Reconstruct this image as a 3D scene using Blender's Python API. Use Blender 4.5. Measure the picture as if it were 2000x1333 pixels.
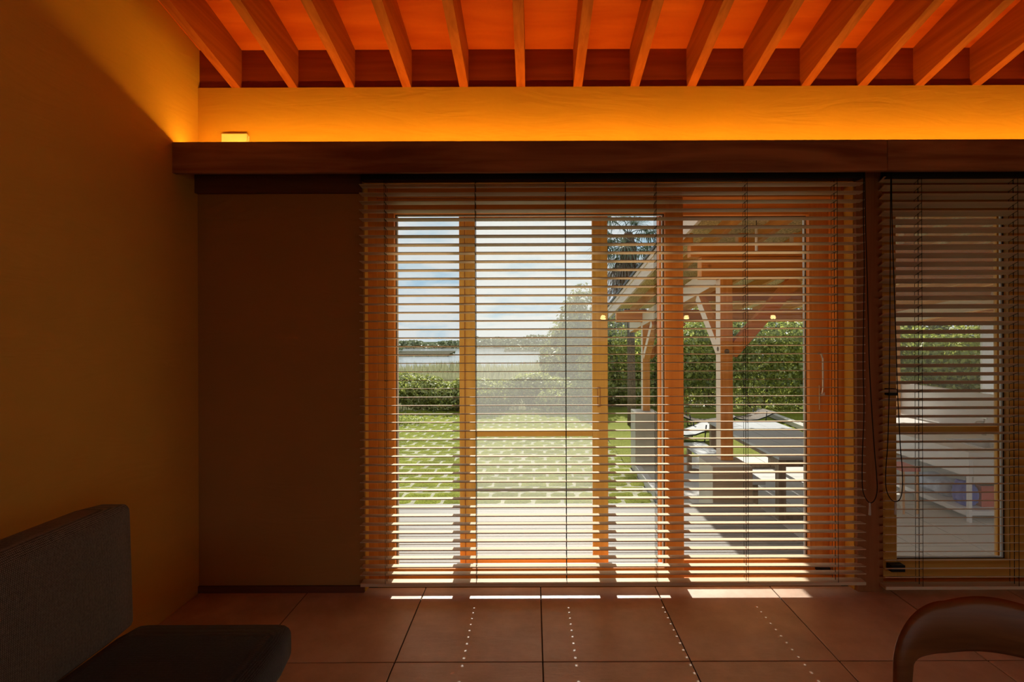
import bpy, bmesh, math, random
import numpy as np
from mathutils import Vector, Matrix

for o in list(bpy.data.objects):
    bpy.data.objects.remove(o, do_unlink=True)
SC = bpy.context.scene
COL = SC.collection
random.seed(7)
rng = np.random.default_rng(11)

# ------------------------------------------------------------------ camera
F = 984.0            # focal length in pixels of the 2000 px frame
CX, CY, CH = 1041.0, 650.0, 1.334
cam_d = bpy.data.cameras.new('camera')
cam = bpy.data.objects.new('camera', cam_d)
COL.objects.link(cam)
cam_d.sensor_width = 36.0
cam_d.lens = 36.0 * F / 2000.0
cam_d.shift_x = (1000.0 - CX) / 2000.0
cam_d.shift_y = (CY - 666.5) / 2000.0
cam_d.clip_start = 0.05
cam_d.clip_end = 2000
cam.matrix_world = Matrix.Translation((0, 0, CH)) @ Matrix.Rotation(math.radians(90), 4, 'X') @ Matrix.Rotation(math.radians(-0.2), 4, 'Z')
SC.camera = cam

# ------------------------------------------------------------------ view
SC.view_settings.view_transform = 'Standard'
SC.view_settings.look = 'None'
SC.view_settings.exposure = 0.0
SC.view_settings.gamma = 1.0
SC.view_settings.use_curve_mapping = False
try:
    SC.cycles.use_denoising = True
    SC.cycles.max_bounces = 8
    SC.cycles.diffuse_bounces = 5
    SC.cycles.glossy_bounces = 3
    SC.cycles.adaptive_threshold = 0.04
    SC.cycles.transparent_max_bounces = 24
    SC.cycles.sample_clamp_indirect = 6.0
except Exception:
    pass

# ------------------------------------------------------------------ sky
SUN_STRENGTH = 7.0
SUN_ELEV = 42.0
SUN_AZ = 0.3        # degrees, from the left
SKY = 0.92
LED = 76.0
world = bpy.data.worlds.new('sky')
SC.world = world
world.use_nodes = True
nt = world.node_tree
nt.nodes.clear()
tc = nt.nodes.new('ShaderNodeTexCoord')
sep = nt.nodes.new('ShaderNodeSeparateXYZ')
nt.links.new(tc.outputs['Generated'], sep.inputs[0])
mx = nt.nodes.new('ShaderNodeMath'); mx.operation = 'MAXIMUM'; mx.inputs[1].default_value = 0.0
nt.links.new(sep.outputs['Z'], mx.inputs[0])
ad = nt.nodes.new('ShaderNodeMath'); ad.operation = 'ADD'; ad.inputs[1].default_value = 0.22
nt.links.new(mx.outputs[0], ad.inputs[0])
dvx = nt.nodes.new('ShaderNodeMath'); dvx.operation = 'DIVIDE'
dvy = nt.nodes.new('ShaderNodeMath'); dvy.operation = 'DIVIDE'
nt.links.new(sep.outputs['X'], dvx.inputs[0]); nt.links.new(ad.outputs[0], dvx.inputs[1])
nt.links.new(sep.outputs['Y'], dvy.inputs[0]); nt.links.new(ad.outputs[0], dvy.inputs[1])
cmb = nt.nodes.new('ShaderNodeCombineXYZ')
nt.links.new(dvx.outputs[0], cmb.inputs[0]); nt.links.new(dvy.outputs[0], cmb.inputs[1])
noi = nt.nodes.new('ShaderNodeTexNoise')
noi.inputs['Scale'].default_value = 1.5
noi.inputs['Detail'].default_value = 7.0
noi.inputs['Roughness'].default_value = 0.58
nt.links.new(cmb.outputs[0], noi.inputs['Vector'])
rmp = nt.nodes.new('ShaderNodeValToRGB')
rmp.color_ramp.elements[0].position = 0.33; rmp.color_ramp.elements[0].color = (0.40, 0.64, 0.84, 1)
rmp.color_ramp.elements[1].position = 0.50; rmp.color_ramp.elements[1].color = (0.86, 0.89, 0.90, 1)
e = rmp.color_ramp.elements.new(0.42); e.color = (0.66, 0.79, 0.87, 1)
nt.links.new(noi.outputs['Fac'], rmp.inputs[0])
# below the horizon: a plain green-grey land tone
lt = nt.nodes.new('ShaderNodeMath'); lt.operation = 'LESS_THAN'; lt.inputs[1].default_value = -0.0175
nt.links.new(sep.outputs['Z'], lt.inputs[0])
mixw = nt.nodes.new('ShaderNodeMixRGB')
mixw.inputs[2].default_value = (0.16, 0.19, 0.10, 1)
nt.links.new(lt.outputs[0], mixw.inputs[0]); nt.links.new(rmp.outputs[0], mixw.inputs[1])
bg = nt.nodes.new('ShaderNodeBackground'); bg.inputs['Strength'].default_value = SKY
nt.links.new(mixw.outputs[0], bg.inputs['Color'])
wo = nt.nodes.new('ShaderNodeOutputWorld')
nt.links.new(bg.outputs[0], wo.inputs['Surface'])

sun_d = bpy.data.lights.new('sun', 'SUN')
sun_d.energy = SUN_STRENGTH
sun_d.angle = math.radians(0.55)
sun_d.color = (1.0, 0.95, 0.86)
sun = bpy.data.objects.new('sun', sun_d)
COL.objects.link(sun)
_e, _a = math.radians(SUN_ELEV), math.radians(SUN_AZ)
to_sun = Vector((-math.sin(_a) * math.cos(_e), math.cos(_a) * math.cos(_e), math.sin(_e)))
sun.rotation_euler = to_sun.to_track_quat('Z', 'Y').to_euler()
sun.location = (0, 30, 30)

# ------------------------------------------------------------------ materials
def new_mat(name):
    m = bpy.data.materials.new(name); m.use_nodes = True
    t = m.node_tree; t.nodes.clear()
    out = t.nodes.new('ShaderNodeOutputMaterial')
    return m, t, out

def principled(t, out, rough=0.6, spec=0.3, metal=0.0):
    b = t.nodes.new('ShaderNodeBsdfPrincipled')
    b.inputs['Roughness'].default_value = rough
    b.inputs['Specular IOR Level'].default_value = spec
    b.inputs['Metallic'].default_value = metal
    t.links.new(b.outputs[0], out.inputs['Surface'])
    return b

def c4(c): return (c[0], c[1], c[2], 1.0)

def plain(name, col, rough=0.6, spec=0.3, metal=0.0, var=0.12, scale=6.0, bump=0.0, bscale=60.0):
    m, t, out = new_mat(name)
    b = principled(t, out, rough, spec, metal)
    tc = t.nodes.new('ShaderNodeTexCoord')
    n = t.nodes.new('ShaderNodeTexNoise'); n.inputs['Scale'].default_value = scale; n.inputs['Detail'].default_value = 5
    t.links.new(tc.outputs['Object'], n.inputs['Vector'])
    r = t.nodes.new('ShaderNodeValToRGB')
    r.color_ramp.elements[0].position = 0.3; r.color_ramp.elements[0].color = c4([v * (1 - var) for v in col])
    r.color_ramp.elements[1].position = 0.7; r.color_ramp.elements[1].color = c4([min(1, v * (1 + var)) for v in col])
    t.links.new(n.outputs['Fac'], r.inputs[0]); t.links.new(r.outputs[0], b.inputs['Base Color'])
    if bump > 0:
        n2 = t.nodes.new('ShaderNodeTexNoise'); n2.inputs['Scale'].default_value = bscale; n2.inputs['Detail'].default_value = 4
        t.links.new(tc.outputs['Object'], n2.inputs['Vector'])
        bp = t.nodes.new('ShaderNodeBump'); bp.inputs['Strength'].default_value = bump; bp.inputs['Distance'].default_value = 0.01
        t.links.new(n2.outputs['Fac'], bp.inputs['Height']); t.links.new(bp.outputs[0], b.inputs['Normal'])
    return m

def wood(name, c1, c2, axis='X', rough=0.5, spec=0.3, fine=28.0, knots=0.0, contrast=1.0, side_light=0.0):
    m, t, out = new_mat(name)
    b = principled(t, out, rough, spec)
    tc = t.nodes.new('ShaderNodeTexCoord')
    oi = t.nodes.new('ShaderNodeObjectInfo')
    vm = t.nodes.new('ShaderNodeVectorMath'); vm.operation = 'ADD'
    sc = t.nodes.new('ShaderNodeVectorMath'); sc.operation = 'SCALE'; sc.inputs['Scale'].default_value = 17.0
    cb = t.nodes.new('ShaderNodeCombineXYZ')
    for i in range(3): t.links.new(oi.outputs['Random'], cb.inputs[i])
    t.links.new(cb.outputs[0], sc.inputs[0])
    t.links.new(tc.outputs['Object'], vm.inputs[0]); t.links.new(sc.outputs[0], vm.inputs[1])
    mp = t.nodes.new('ShaderNodeMapping')
    s = {'X': (1.2, fine, fine), 'Y': (fine, 1.2, fine), 'Z': (fine, fine, 1.2)}[axis]
    mp.inputs['Scale'].default_value = s
    t.links.new(vm.outputs[0], mp.inputs['Vector'])
    n = t.nodes.new('ShaderNodeTexNoise'); n.inputs['Scale'].default_value = 1.0; n.inputs['Detail'].default_value = 6
    n.inputs['Distortion'].default_value = 0.6
    t.links.new(mp.outputs[0], n.inputs['Vector'])
    r = t.nodes.new('ShaderNodeValToRGB')
    r.color_ramp.elements[0].position = 0.5 - 0.2 / contrast; r.color_ramp.elements[0].color = c4(c1)
    r.color_ramp.elements[1].position = 0.5 + 0.2 / contrast; r.color_ramp.elements[1].color = c4(c2)
    t.links.new(n.outputs['Fac'], r.inputs[0])
    last = r.outputs[0]
    if knots > 0:
        v = t.nodes.new('ShaderNodeTexVoronoi'); v.inputs['Scale'].default_value = 2.2
        t.links.new(vm.outputs[0], v.inputs['Vector'])
        kr = t.nodes.new('ShaderNodeValToRGB')
        kr.color_ramp.elements[0].position = 0.02; kr.color_ramp.elements[0].color = (1, 1, 1, 1)
        kr.color_ramp.elements[1].position = 0.06; kr.color_ramp.elements[1].color = (0, 0, 0, 1)
        t.links.new(v.outputs['Distance'], kr.inputs[0])
        ml = t.nodes.new('ShaderNodeMath'); ml.operation = 'MULTIPLY'; ml.inputs[1].default_value = knots
        t.links.new(kr.outputs[0], ml.inputs[0])
        mx = t.nodes.new('ShaderNodeMixRGB'); mx.inputs[2].default_value = c4([v_ * 0.25 for v_ in c1])
        t.links.new(ml.outputs[0], mx.inputs[0]); t.links.new(last, mx.inputs[1])
        last = mx.outputs[0]
    if side_light > 0:      # left-facing sides paler: bright sky light painted into the wood colour
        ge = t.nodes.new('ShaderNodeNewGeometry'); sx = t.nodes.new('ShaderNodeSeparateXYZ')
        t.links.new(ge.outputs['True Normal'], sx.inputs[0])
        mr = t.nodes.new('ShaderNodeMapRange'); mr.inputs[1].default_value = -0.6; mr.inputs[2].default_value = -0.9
        mr.inputs[3].default_value = 0.0; mr.inputs[4].default_value = side_light
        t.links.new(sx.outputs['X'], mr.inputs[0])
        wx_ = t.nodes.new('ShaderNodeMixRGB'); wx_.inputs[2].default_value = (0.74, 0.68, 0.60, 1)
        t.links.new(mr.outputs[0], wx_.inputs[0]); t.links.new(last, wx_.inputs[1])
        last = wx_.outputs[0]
    t.links.new(last, b.inputs['Base Color'])
    bp = t.nodes.new('ShaderNodeBump'); bp.inputs['Strength'].default_value = 0.12; bp.inputs['Distance'].default_value = 0.004
    t.links.new(n.outputs['Fac'], bp.inputs['Height']); t.links.new(bp.outputs[0], b.inputs['Normal'])
    return m

def leafmat(name, ca, cb_, trans=0.45):
    m, t, out = new_mat(name)
    g = t.nodes.new('ShaderNodeNewGeometry')
    r = t.nodes.new('ShaderNodeValToRGB')
    r.color_ramp.elements[0].color = c4(ca); r.color_ramp.elements[1].color = c4(cb_)
    t.links.new(g.outputs['Random Per Island'], r.inputs[0])
    d = t.nodes.new('ShaderNodeBsdfDiffuse'); tr = t.nodes.new('ShaderNodeBsdfTranslucent')
    gl = t.nodes.new('ShaderNodeBsdfGlossy'); gl.inputs['Roughness'].default_value = 0.45; gl.inputs['Color'].default_value = (1, 1, 1, 1)
    t.links.new(r.outputs[0], d.inputs[0]); t.links.new(r.outputs[0], tr.inputs[0])
    m1 = t.nodes.new('ShaderNodeMixShader'); m1.inputs[0].default_value = trans
    t.links.new(d.outputs[0], m1.inputs[1]); t.links.new(tr.outputs[0], m1.inputs[2])
    m2 = t.nodes.new('ShaderNodeMixShader'); m2.inputs[0].default_value = 0.05
    t.links.new(m1.outputs[0], m2.inputs[1]); t.links.new(gl.outputs[0], m2.inputs[2])
    t.links.new(m2.outputs[0], out.inputs['Surface'])
    return m

def glassmat(name, tint=(0.97, 0.98, 0.97)):
    m, t, out = new_mat(name)
    tr = t.nodes.new('ShaderNodeBsdfTransparent'); tr.inputs[0].default_value = c4(tint)
    gl = t.nodes.new('ShaderNodeBsdfGlossy'); gl.inputs['Roughness'].default_value = 0.0
    fr = t.nodes.new('ShaderNodeFresnel'); fr.inputs['IOR'].default_value = 1.28
    mx = t.nodes.new('ShaderNodeMixShader')
    t.links.new(fr.outputs[0], mx.inputs[0]); t.links.new(tr.outputs[0], mx.inputs[1]); t.links.new(gl.outputs[0], mx.inputs[2])
    t.links.new(mx.outputs[0], out.inputs['Surface'])
    return m

def meshscreen(name, cover=0.3):
    m, t, out = new_mat(name)
    tr = t.nodes.new('ShaderNodeBsdfTransparent')
    d = t.nodes.new('ShaderNodeBsdfDiffuse'); d.inputs[0].default_value = (0.45, 0.44, 0.42, 1)
    tl = t.nodes.new('ShaderNodeBsdfTranslucent'); tl.inputs[0].default_value = (0.82, 0.80, 0.74, 1)
    m1 = t.nodes.new('ShaderNodeMixShader'); m1.inputs[0].default_value = 0.8
    t.links.new(d.outputs[0], m1.inputs[1]); t.links.new(tl.outputs[0], m1.inputs[2])
    m2 = t.nodes.new('ShaderNodeMixShader'); m2.inputs[0].default_value = cover
    t.links.new(tr.outputs[0], m2.inputs[1]); t.links.new(m1.outputs[0], m2.inputs[2])
    t.links.new(m2.outputs[0], out.inputs['Surface'])
    return m

def emit(name, col, s):
    m, t, out = new_mat(name)
    e = t.nodes.new('ShaderNodeEmission'); e.inputs[0].default_value = c4(col); e.inputs[1].default_value = s
    t.links.new(e.outputs[0], out.inputs['Surface'])
    return m

def fabric(name, ca, cb_):
    m, t, out = new_mat(name)
    b = principled(t, out, 0.95, 0.05)
    b.inputs['Sheen Weight'].default_value = 0.25
    tc = t.nodes.new('ShaderNodeTexCoord')
    w1 = t.nodes.new('ShaderNodeTexWave'); w1.bands_direction = 'Y'; w1.inputs['Scale'].default_value = 70
    w2 = t.nodes.new('ShaderNodeTexWave'); w2.bands_direction = 'Z'; w2.inputs['Scale'].default_value = 70
    w3 = t.nodes.new('ShaderNodeTexNoise'); w3.inputs['Scale'].default_value = 160
    for w in (w1, w2):
        w.inputs['Distortion'].default_value = 0.4
    for w in (w1, w2, w3):
        t.links.new(tc.outputs['Object'], w.inputs['Vector'])
    a = t.nodes.new('ShaderNodeMath'); a.operation = 'MULTIPLY'
    t.links.new(w1.outputs['Fac'], a.inputs[0]); t.links.new(w2.outputs['Fac'], a.inputs[1])
    a2 = t.nodes.new('ShaderNodeMath'); a2.operation = 'MULTIPLY_ADD'; a2.inputs[1].default_value = 0.6; 
    t.links.new(w3.outputs['Fac'], a2.inputs[0]); t.links.new(a.outputs[0], a2.inputs[2])
    r = t.nodes.new('ShaderNodeValToRGB')
    r.color_ramp.elements[0].position = 0.2; r.color_ramp.elements[0].color = c4(ca)
    r.color_ramp.elements[1].position = 1.0; r.color_ramp.elements[1].color = c4(cb_)
    t.links.new(a2.outputs[0], r.inputs[0]); t.links.new(r.outputs[0], b.inputs['Base Color'])
    bp = t.nodes.new('ShaderNodeBump'); bp.inputs['Strength'].default_value = 0.5; bp.inputs['Distance'].default_value = 0.003
    t.links.new(a2.outputs[0], bp.inputs['Height']); t.links.new(bp.outputs[0], b.inputs['Normal'])
    return m

def plaster(name, col):
    m, t, out = new_mat(name)
    b = principled(t, out, 0.85, 0.15)
    tc = t.nodes.new('ShaderNodeTexCoord')
    n = t.nodes.new('ShaderNodeTexNoise'); n.inputs['Scale'].default_value = 2.2; n.inputs['Detail'].default_value = 6
    t.links.new(tc.outputs['Object'], n.inputs['Vector'])
    r = t.nodes.new('ShaderNodeValToRGB')
    r.color_ramp.elements[0].position = 0.3; r.color_ramp.elements[0].color = c4([v * 0.94 for v in col])
    r.color_ramp.elements[1].position = 0.7; r.color_ramp.elements[1].color = c4([v * 1.04 for v in col])
    t.links.new(n.outputs['Fac'], r.inputs[0]); t.links.new(r.outputs[0], b.inputs['Base Color'])
    mp = t.nodes.new('ShaderNodeMapping'); mp.inputs['Scale'].default_value = (1.6, 1.6, 7)
    t.links.new(tc.outputs['Object'], mp.inputs['Vector'])
    n2 = t.nodes.new('ShaderNodeTexNoise'); n2.inputs['Scale'].default_value = 1.6; n2.inputs['Detail'].default_value = 2; n2.inputs['Distortion'].default_value = 2.5
    t.links.new(mp.outputs[0], n2.inputs['Vector'])
    bp = t.nodes.new('ShaderNodeBump'); bp.inputs['Strength'].default_value = 0.25; bp.inputs['Distance'].default_value = 0.012
    t.links.new(n2.outputs['Fac'], bp.inputs['Height']); t.links.new(bp.outputs[0], b.inputs['Normal'])
    return m

M = {}
M['plaster'] = plaster('ochre_plaster', (0.72, 0.40, 0.075))
M['plaster_w'] = plaster('ochre_plaster_window_wall', (0.74, 0.38, 0.06))
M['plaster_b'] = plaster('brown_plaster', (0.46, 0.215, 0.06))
M['rafter'] = wood('rafter_wood', (0.34, 0.07, 0.016), (0.50, 0.125, 0.03), 'Y', 0.55, 0.2, 34)
M['blocking'] = wood('blocking_wood', (0.24, 0.035, 0.010), (0.34, 0.055, 0.016), 'X', 0.6, 0.2, 30)
M['ply'] = wood('ceiling_plywood', (0.72, 0.115, 0.015), (0.92, 0.20, 0.03), 'X', 0.55, 0.2, 9, knots=0.8)
M['fascia'] = wood('dark_fascia_wood', (0.22, 0.08, 0.035), (0.46, 0.22, 0.10), 'X', 0.5, 0.3, 13, contrast=1.4)
M['ledger'] = wood('dark_ledger_wood', (0.12, 0.04, 0.02), (0.2, 0.07, 0.03), 'X', 0.6, 0.2, 20)
M['post_w'] = wood('inner_post_wood', (0.30, 0.10, 0.03), (0.40, 0.15, 0.05), 'Z', 0.6, 0.2, 30)
M['sash_v'] = wood('sash_wood_upright', (0.72, 0.22, 0.03), (0.84, 0.31, 0.05), 'Z', 0.45, 0.3, 34)
M['sash_h'] = wood('sash_wood_level', (0.72, 0.22, 0.03), (0.84, 0.31, 0.05), 'X', 0.45, 0.3, 34)
M['scr_v'] = wood('screen_wood_upright', (0.66, 0.31, 0.05), (0.78, 0.40, 0.08), 'Z', 0.5, 0.3, 34)
M['scr_h'] = wood('screen_wood_level', (0.66, 0.31, 0.05), (0.78, 0.40, 0.08), 'X', 0.5, 0.3, 34)
M['slat'] = wood('slat_wood', (0.66, 0.50, 0.32), (0.76, 0.60, 0.41), 'X', 0.5, 0.3, 60)
M['cord'] = plain('black_cord', (0.012, 0.011, 0.01), 0.8, 0.1)
M['headrail'] = plain('dark_headrail', (0.02, 0.018, 0.018), 0.5, 0.3)
M['tassel'] = plain('clear_tassel', (0.6, 0.58, 0.55), 0.25, 0.5)
M['glass'] = glassmat('window_glass')
M['screen'] = meshscreen('insect_screen', 0.125)
M['screen2'] = meshscreen('insect_screen_right', 0.13)
M['rubber'] = plain('black_gasket', (0.015, 0.014, 0.014), 0.6, 0.2)
M['spacer'] = plain('glass_spacer', (0.72, 0.70, 0.66), 0.4, 0.4)
M['steel'] = plain('brushed_steel', (0.72, 0.72, 0.70), 0.28, 0.5, 0.9)
M['brass'] = plain('brass', (0.75, 0.55, 0.3), 0.3, 0.5, 0.8)
M['black'] = plain('black_plastic', (0.012, 0.012, 0.012), 0.5, 0.3)
M['white'] = plain('white_plastic', (0.85, 0.80, 0.72), 0.5, 0.3)
M['led'] = emit('led_strip_light', (1.0, 0.50, 0.05), LED)
M['pendant'] = emit('pendant_glow', (1.0, 0.66, 0.26), 55.0)
M['grout'] = plain('grout', (0.07, 0.055, 0.045), 0.9, 0.1)
M['sofa_back'] = fabric('sofa_back_fabric', (0.05, 0.04, 0.032), (0.30, 0.25, 0.20))
M['sofa_seat'] = fabric('sofa_seat_fabric', (0.014, 0.011, 0.011), (0.06, 0.05, 0.05))
M['sofa_wood'] = wood('sofa_frame_wood', (0.42, 0.23, 0.09), (0.55, 0.32, 0.14), 'Y', 0.5)
M['chair_wood'] = wood('chair_wood', (0.17, 0.055, 0.018), (0.30, 0.12, 0.04), 'X', 0.38, 0.3, 26)
M['chair_leg'] = wood('chair_leg_wood', (0.26, 0.10, 0.035), (0.42, 0.19, 0.07), 'Z', 0.32, 0.4, 26)
M['deck'] = wood('weathered_deck', (0.18, 0.165, 0.15), (0.27, 0.26, 0.245), 'X', 0.6, 0.3, 24)
M['conc'] = plain('pale_concrete', (0.46, 0.43, 0.37), 0.75, 0.2, var=0.08, scale=5, bump=0.15)
M['conc2'] = plain('grey_concrete', (0.55, 0.53, 0.51), 0.6, 0.3, var=0.08, scale=3)
M['porch_v'] = wood('porch_wood_upright', (0.58, 0.24, 0.05), (0.74, 0.36, 0.10), 'Z', 0.55, 0.25, 26, knots=0.7, side_light=0.8)
M['porch_x'] = wood('porch_wood_level', (0.56, 0.20, 0.04), (0.72, 0.31, 0.08), 'X', 0.55, 0.25, 26, knots=0.7)
M['porch_y'] = wood('porch_wood_along', (0.58, 0.24, 0.055), (0.74, 0.36, 0.10), 'Y', 0.55, 0.25, 26, knots=0.7, side_light=0.8)
M['porch_raf'] = wood('porch_rafter_wood', (0.58, 0.24, 0.055), (0.74, 0.36, 0.10), 'Y', 0.55, 0.25, 26, knots=0.7)
M['barge'] = wood('pale_barge_board', (0.62, 0.50, 0.42), (0.74, 0.63, 0.54), 'Y', 0.6, 0.2, 26)
M['osb'] = plain('strand_board', (0.62, 0.50, 0.27), 0.8, 0.1, var=0.55, scale=55)
M['roofm'] = plain('dark_roof_metal', (0.06, 0.065, 0.07), 0.5, 0.4)
M['tabletop'] = plain('grey_tabletop', (0.46, 0.48, 0.50), 0.45, 0.4, var=0.06)
M['tablewood'] = wood('table_frame_wood', (0.20, 0.14, 0.09), (0.34, 0.25, 0.17), 'Z', 0.6)
M['patio'] = plain('patio_tile', (0.60, 0.57, 0.53), 0.55, 0.35, var=0.06, scale=8)
M['wicker'] = plain('brown_wicker', (0.10, 0.07, 0.045), 0.7, 0.2)
M['sling'] = plain('pale_sling', (0.30, 0.30, 0.30), 0.6, 0.2)
M['stone'] = plain('paver_joint', (0.32, 0.31, 0.22), 0.9, 0.1, var=0.3, scale=12)
M['soil'] = plain('soil', (0.07, 0.065, 0.04), 0.95, 0.05, var=0.3)
M['bark'] = plain('bark', (0.16, 0.12, 0.09), 0.95, 0.05, var=0.4, scale=30, bump=0.6, bscale=40)
M['leaf'] = leafmat('hedge_leaf', (0.15, 0.20, 0.03), (0.62, 0.64, 0.15), 0.6)
M['leaf2'] = leafmat('bush_leaf', (0.16, 0.19, 0.04), (0.50, 0.54, 0.13), 0.55)
M['leaf3'] = leafmat('tree_leaf', (0.14, 0.17, 0.06), (0.36, 0.38, 0.14), 0.5)
M['reed'] = leafmat('reed_blade', (0.22, 0.22, 0.12), (0.42, 0.42, 0.24))
M['scrub'] = leafmat('far_scrub', (0.13, 0.16, 0.08), (0.30, 0.33, 0.17), 0.2)
M['palm'] = leafmat('palm_leaf', (0.06, 0.10, 0.07), (0.13, 0.17, 0.11), 0.3)
M['palmdead'] = leafmat('dry_palm_leaf', (0.14, 0.11, 0.09), (0.26, 0.22, 0.18), 0.2)
M['kitchen'] = plain('white_concrete', (0.76, 0.73, 0.70), 0.55, 0.3, var=0.05, scale=3)
M['basin'] = plain('white_ceramic', (0.74, 0.77, 0.82), 0.2, 0.5, var=0.03)
M['blue'] = plain('blue_bag', (0.10, 0.12, 0.50), 0.5, 0.4)
M['paleblue'] = plain('pale_blue_bag', (0.45, 0.52, 0.68), 0.5, 0.4, var=0.2, scale=20)
M['red'] = plain('red_plastic', (0.62, 0.11, 0.07), 0.5, 0.4)
M['offwhite'] = plain('off_white_board', (0.78, 0.77, 0.78), 0.6, 0.2, var=0.04)

def grassmat(name, ca, cb_):
    m, t, out = new_mat(name)
    tc = t.nodes.new('ShaderNodeTexCoord'); oi = t.nodes.new('ShaderNodeObjectInfo')
    vm = t.nodes.new('ShaderNodeVectorMath'); vm.operation = 'ADD'
    t.links.new(tc.outputs['Object'], vm.inputs[0]); t.links.new(oi.outputs['Random'], vm.inputs[1])
    n = t.nodes.new('ShaderNodeTexNoise'); n.inputs['Scale'].default_value = 38; n.inputs['Detail'].default_value = 6; n.inputs['Roughness'].default_value = 0.7
    t.links.new(vm.outputs[0], n.inputs['Vector'])
    r = t.nodes.new('ShaderNodeValToRGB')
    r.color_ramp.elements[0].position = 0.32; r.color_ramp.elements[0].color = c4(ca)
    r.color_ramp.elements[1].position = 0.68; r.color_ramp.elements[1].color = c4(cb_)
    t.links.new(n.outputs['Fac'], r.inputs[0])
    hs = t.nodes.new('ShaderNodeHueSaturation')
    mr = t.nodes.new('ShaderNodeMapRange'); mr.inputs[3].default_value = 0.8; mr.inputs[4].default_value = 1.2
    t.links.new(oi.outputs['Random'], mr.inputs[0]); t.links.new(mr.outputs[0], hs.inputs['Value'])
    t.links.new(r.outputs[0], hs.inputs['Color'])
    b = principled(t, out, 0.8, 0.1)
    t.links.new(hs.outputs[0], b.inputs['Base Color'])
    bp = t.nodes.new('ShaderNodeBump'); bp.inputs['Strength'].default_value = 0.9; bp.inputs['Distance'].default_value = 0.03
    t.links.new(n.outputs['Fac'], bp.inputs['Height']); t.links.new(bp.outputs[0], b.inputs['Normal'])
    return m
M['grass'] = grassmat('lawn_grass', (0.12, 0.145, 0.010), (0.29, 0.31, 0.04))

def tilemat():
    m, t, out = new_mat('terracotta_tile')
    b = principled(t, out, 0.36, 0.8)
    tc = t.nodes.new('ShaderNodeTexCoord'); oi = t.nodes.new('ShaderNodeObjectInfo')
    vm = t.nodes.new('ShaderNodeVectorMath'); vm.operation = 'MULTIPLY_ADD'
    vm.inputs[1].default_value = (1, 1, 1)
    cb = t.nodes.new('ShaderNodeCombineXYZ')
    mu = t.nodes.new('ShaderNodeMath'); mu.operation = 'MULTIPLY'; mu.inputs[1].default_value = 23.0
    t.links.new(oi.outputs['Random'], mu.inputs[0])
    for i in range(3): t.links.new(mu.outputs[0], cb.inputs[i])
    t.links.new(tc.outputs['Object'], vm.inputs[0]); t.links.new(cb.outputs[0], vm.inputs[2])
    n = t.nodes.new('ShaderNodeTexNoise'); n.inputs['Scale'].default_value = 5; n.inputs['Detail'].default_value = 8; n.inputs['Roughness'].default_value = 0.65
    t.links.new(vm.outputs[0], n.inputs['Vector'])
    r = t.nodes.new('ShaderNodeValToRGB')
    r.color_ramp.elements[0].position = 0.3; r.color_ramp.elements[0].color = (0.52, 0.34, 0.235, 1)
    r.color_ramp.elements[1].position = 0.72; r.color_ramp.elements[1].color = (0.76, 0.55, 0.42, 1)
    t.links.new(n.outputs['Fac'], r.inputs[0]); t.links.new(r.outputs[0], b.inputs['Base Color'])
    mp = t.nodes.new('ShaderNodeMapping'); mp.inputs['Scale'].default_value = (6, 22, 6)
    t.links.new(vm.outputs[0], mp.inputs['Vector'])
    n2 = t.nodes.new('ShaderNodeTexNoise'); n2.inputs['Scale'].default_value = 1.6; n2.inputs['Detail'].default_value = 7; n2.inputs['Roughness'].default_value = 0.7
    t.links.new(mp.outputs[0], n2.inputs['Vector'])
    bp = t.nodes.new('ShaderNodeBump'); bp.inputs['Strength'].default_value = 0.3; bp.inputs['Distance'].default_value = 0.006
    t.links.new(n2.outputs['Fac'], bp.inputs['Height']); t.links.new(bp.outputs[0], b.inputs['Normal'])
    return m
M['tile'] = tilemat()

def watermat():
    m, t, out = new_mat('lake_water')
    b = principled(t, out, 0.12, 0.6)
    b.inputs['Base Color'].default_value = (0.30, 0.33, 0.35, 1)
    tc = t.nodes.new('ShaderNodeTexCoord')
    mp = t.nodes.new('ShaderNodeMapping'); mp.inputs['Scale'].default_value = (0.35, 1.4, 1)
    n = t.nodes.new('ShaderNodeTexNoise'); n.inputs['Scale'].default_value = 0.8; n.inputs['Detail'].default_value = 5
    t.links.new(tc.outputs['Object'], mp.inputs['Vector']); t.links.new(mp.outputs[0], n.inputs['Vector'])
    bp = t.nodes.new('ShaderNodeBump'); bp.inputs['Strength'].default_value = 0.35; bp.inputs['Distance'].default_value = 0.2
    t.links.new(n.outputs['Fac'], bp.inputs['Height']); t.links.new(bp.outputs[0], b.inputs['Normal'])
    return m
M['water'] = watermat()

# ------------------------------------------------------------------ helpers
WL = {}      # world location of objects used as parents
def P(x, y, Z):
    """photo pixel at a known depth -> point in the place"""
    return Vector(((x - CX) * Z / F, Z, CH - (y - CY) * Z / F))

def tag(o, label, cat, group=None, kind=None):
    o['label'] = label
    o['category'] = cat
    if group: o['group'] = group
    if kind: o['kind'] = kind
    return o

def empty(name, loc, label=None, cat=None, group=None, kind=None):
    o = bpy.data.objects.new(name, None)
    o.empty_display_size = 0.1
    o.location = loc
    COL.objects.link(o)
    WL[o.name] = Vector(loc)
    if label: tag(o, label, cat, group, kind)
    return o

def link_mesh(name, me, mat, parent, c):
    o = bpy.data.objects.new(name, me)
    if mat: 
        if len(me.materials) == 0: me.materials.append(mat)
    COL.objects.link(o)
    if parent is not None:
        o.parent = parent
        o.location = Vector(c) - WL[parent.name]
    else:
        o.location = c
    WL[o.name] = Vector(c)
    return o

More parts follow.
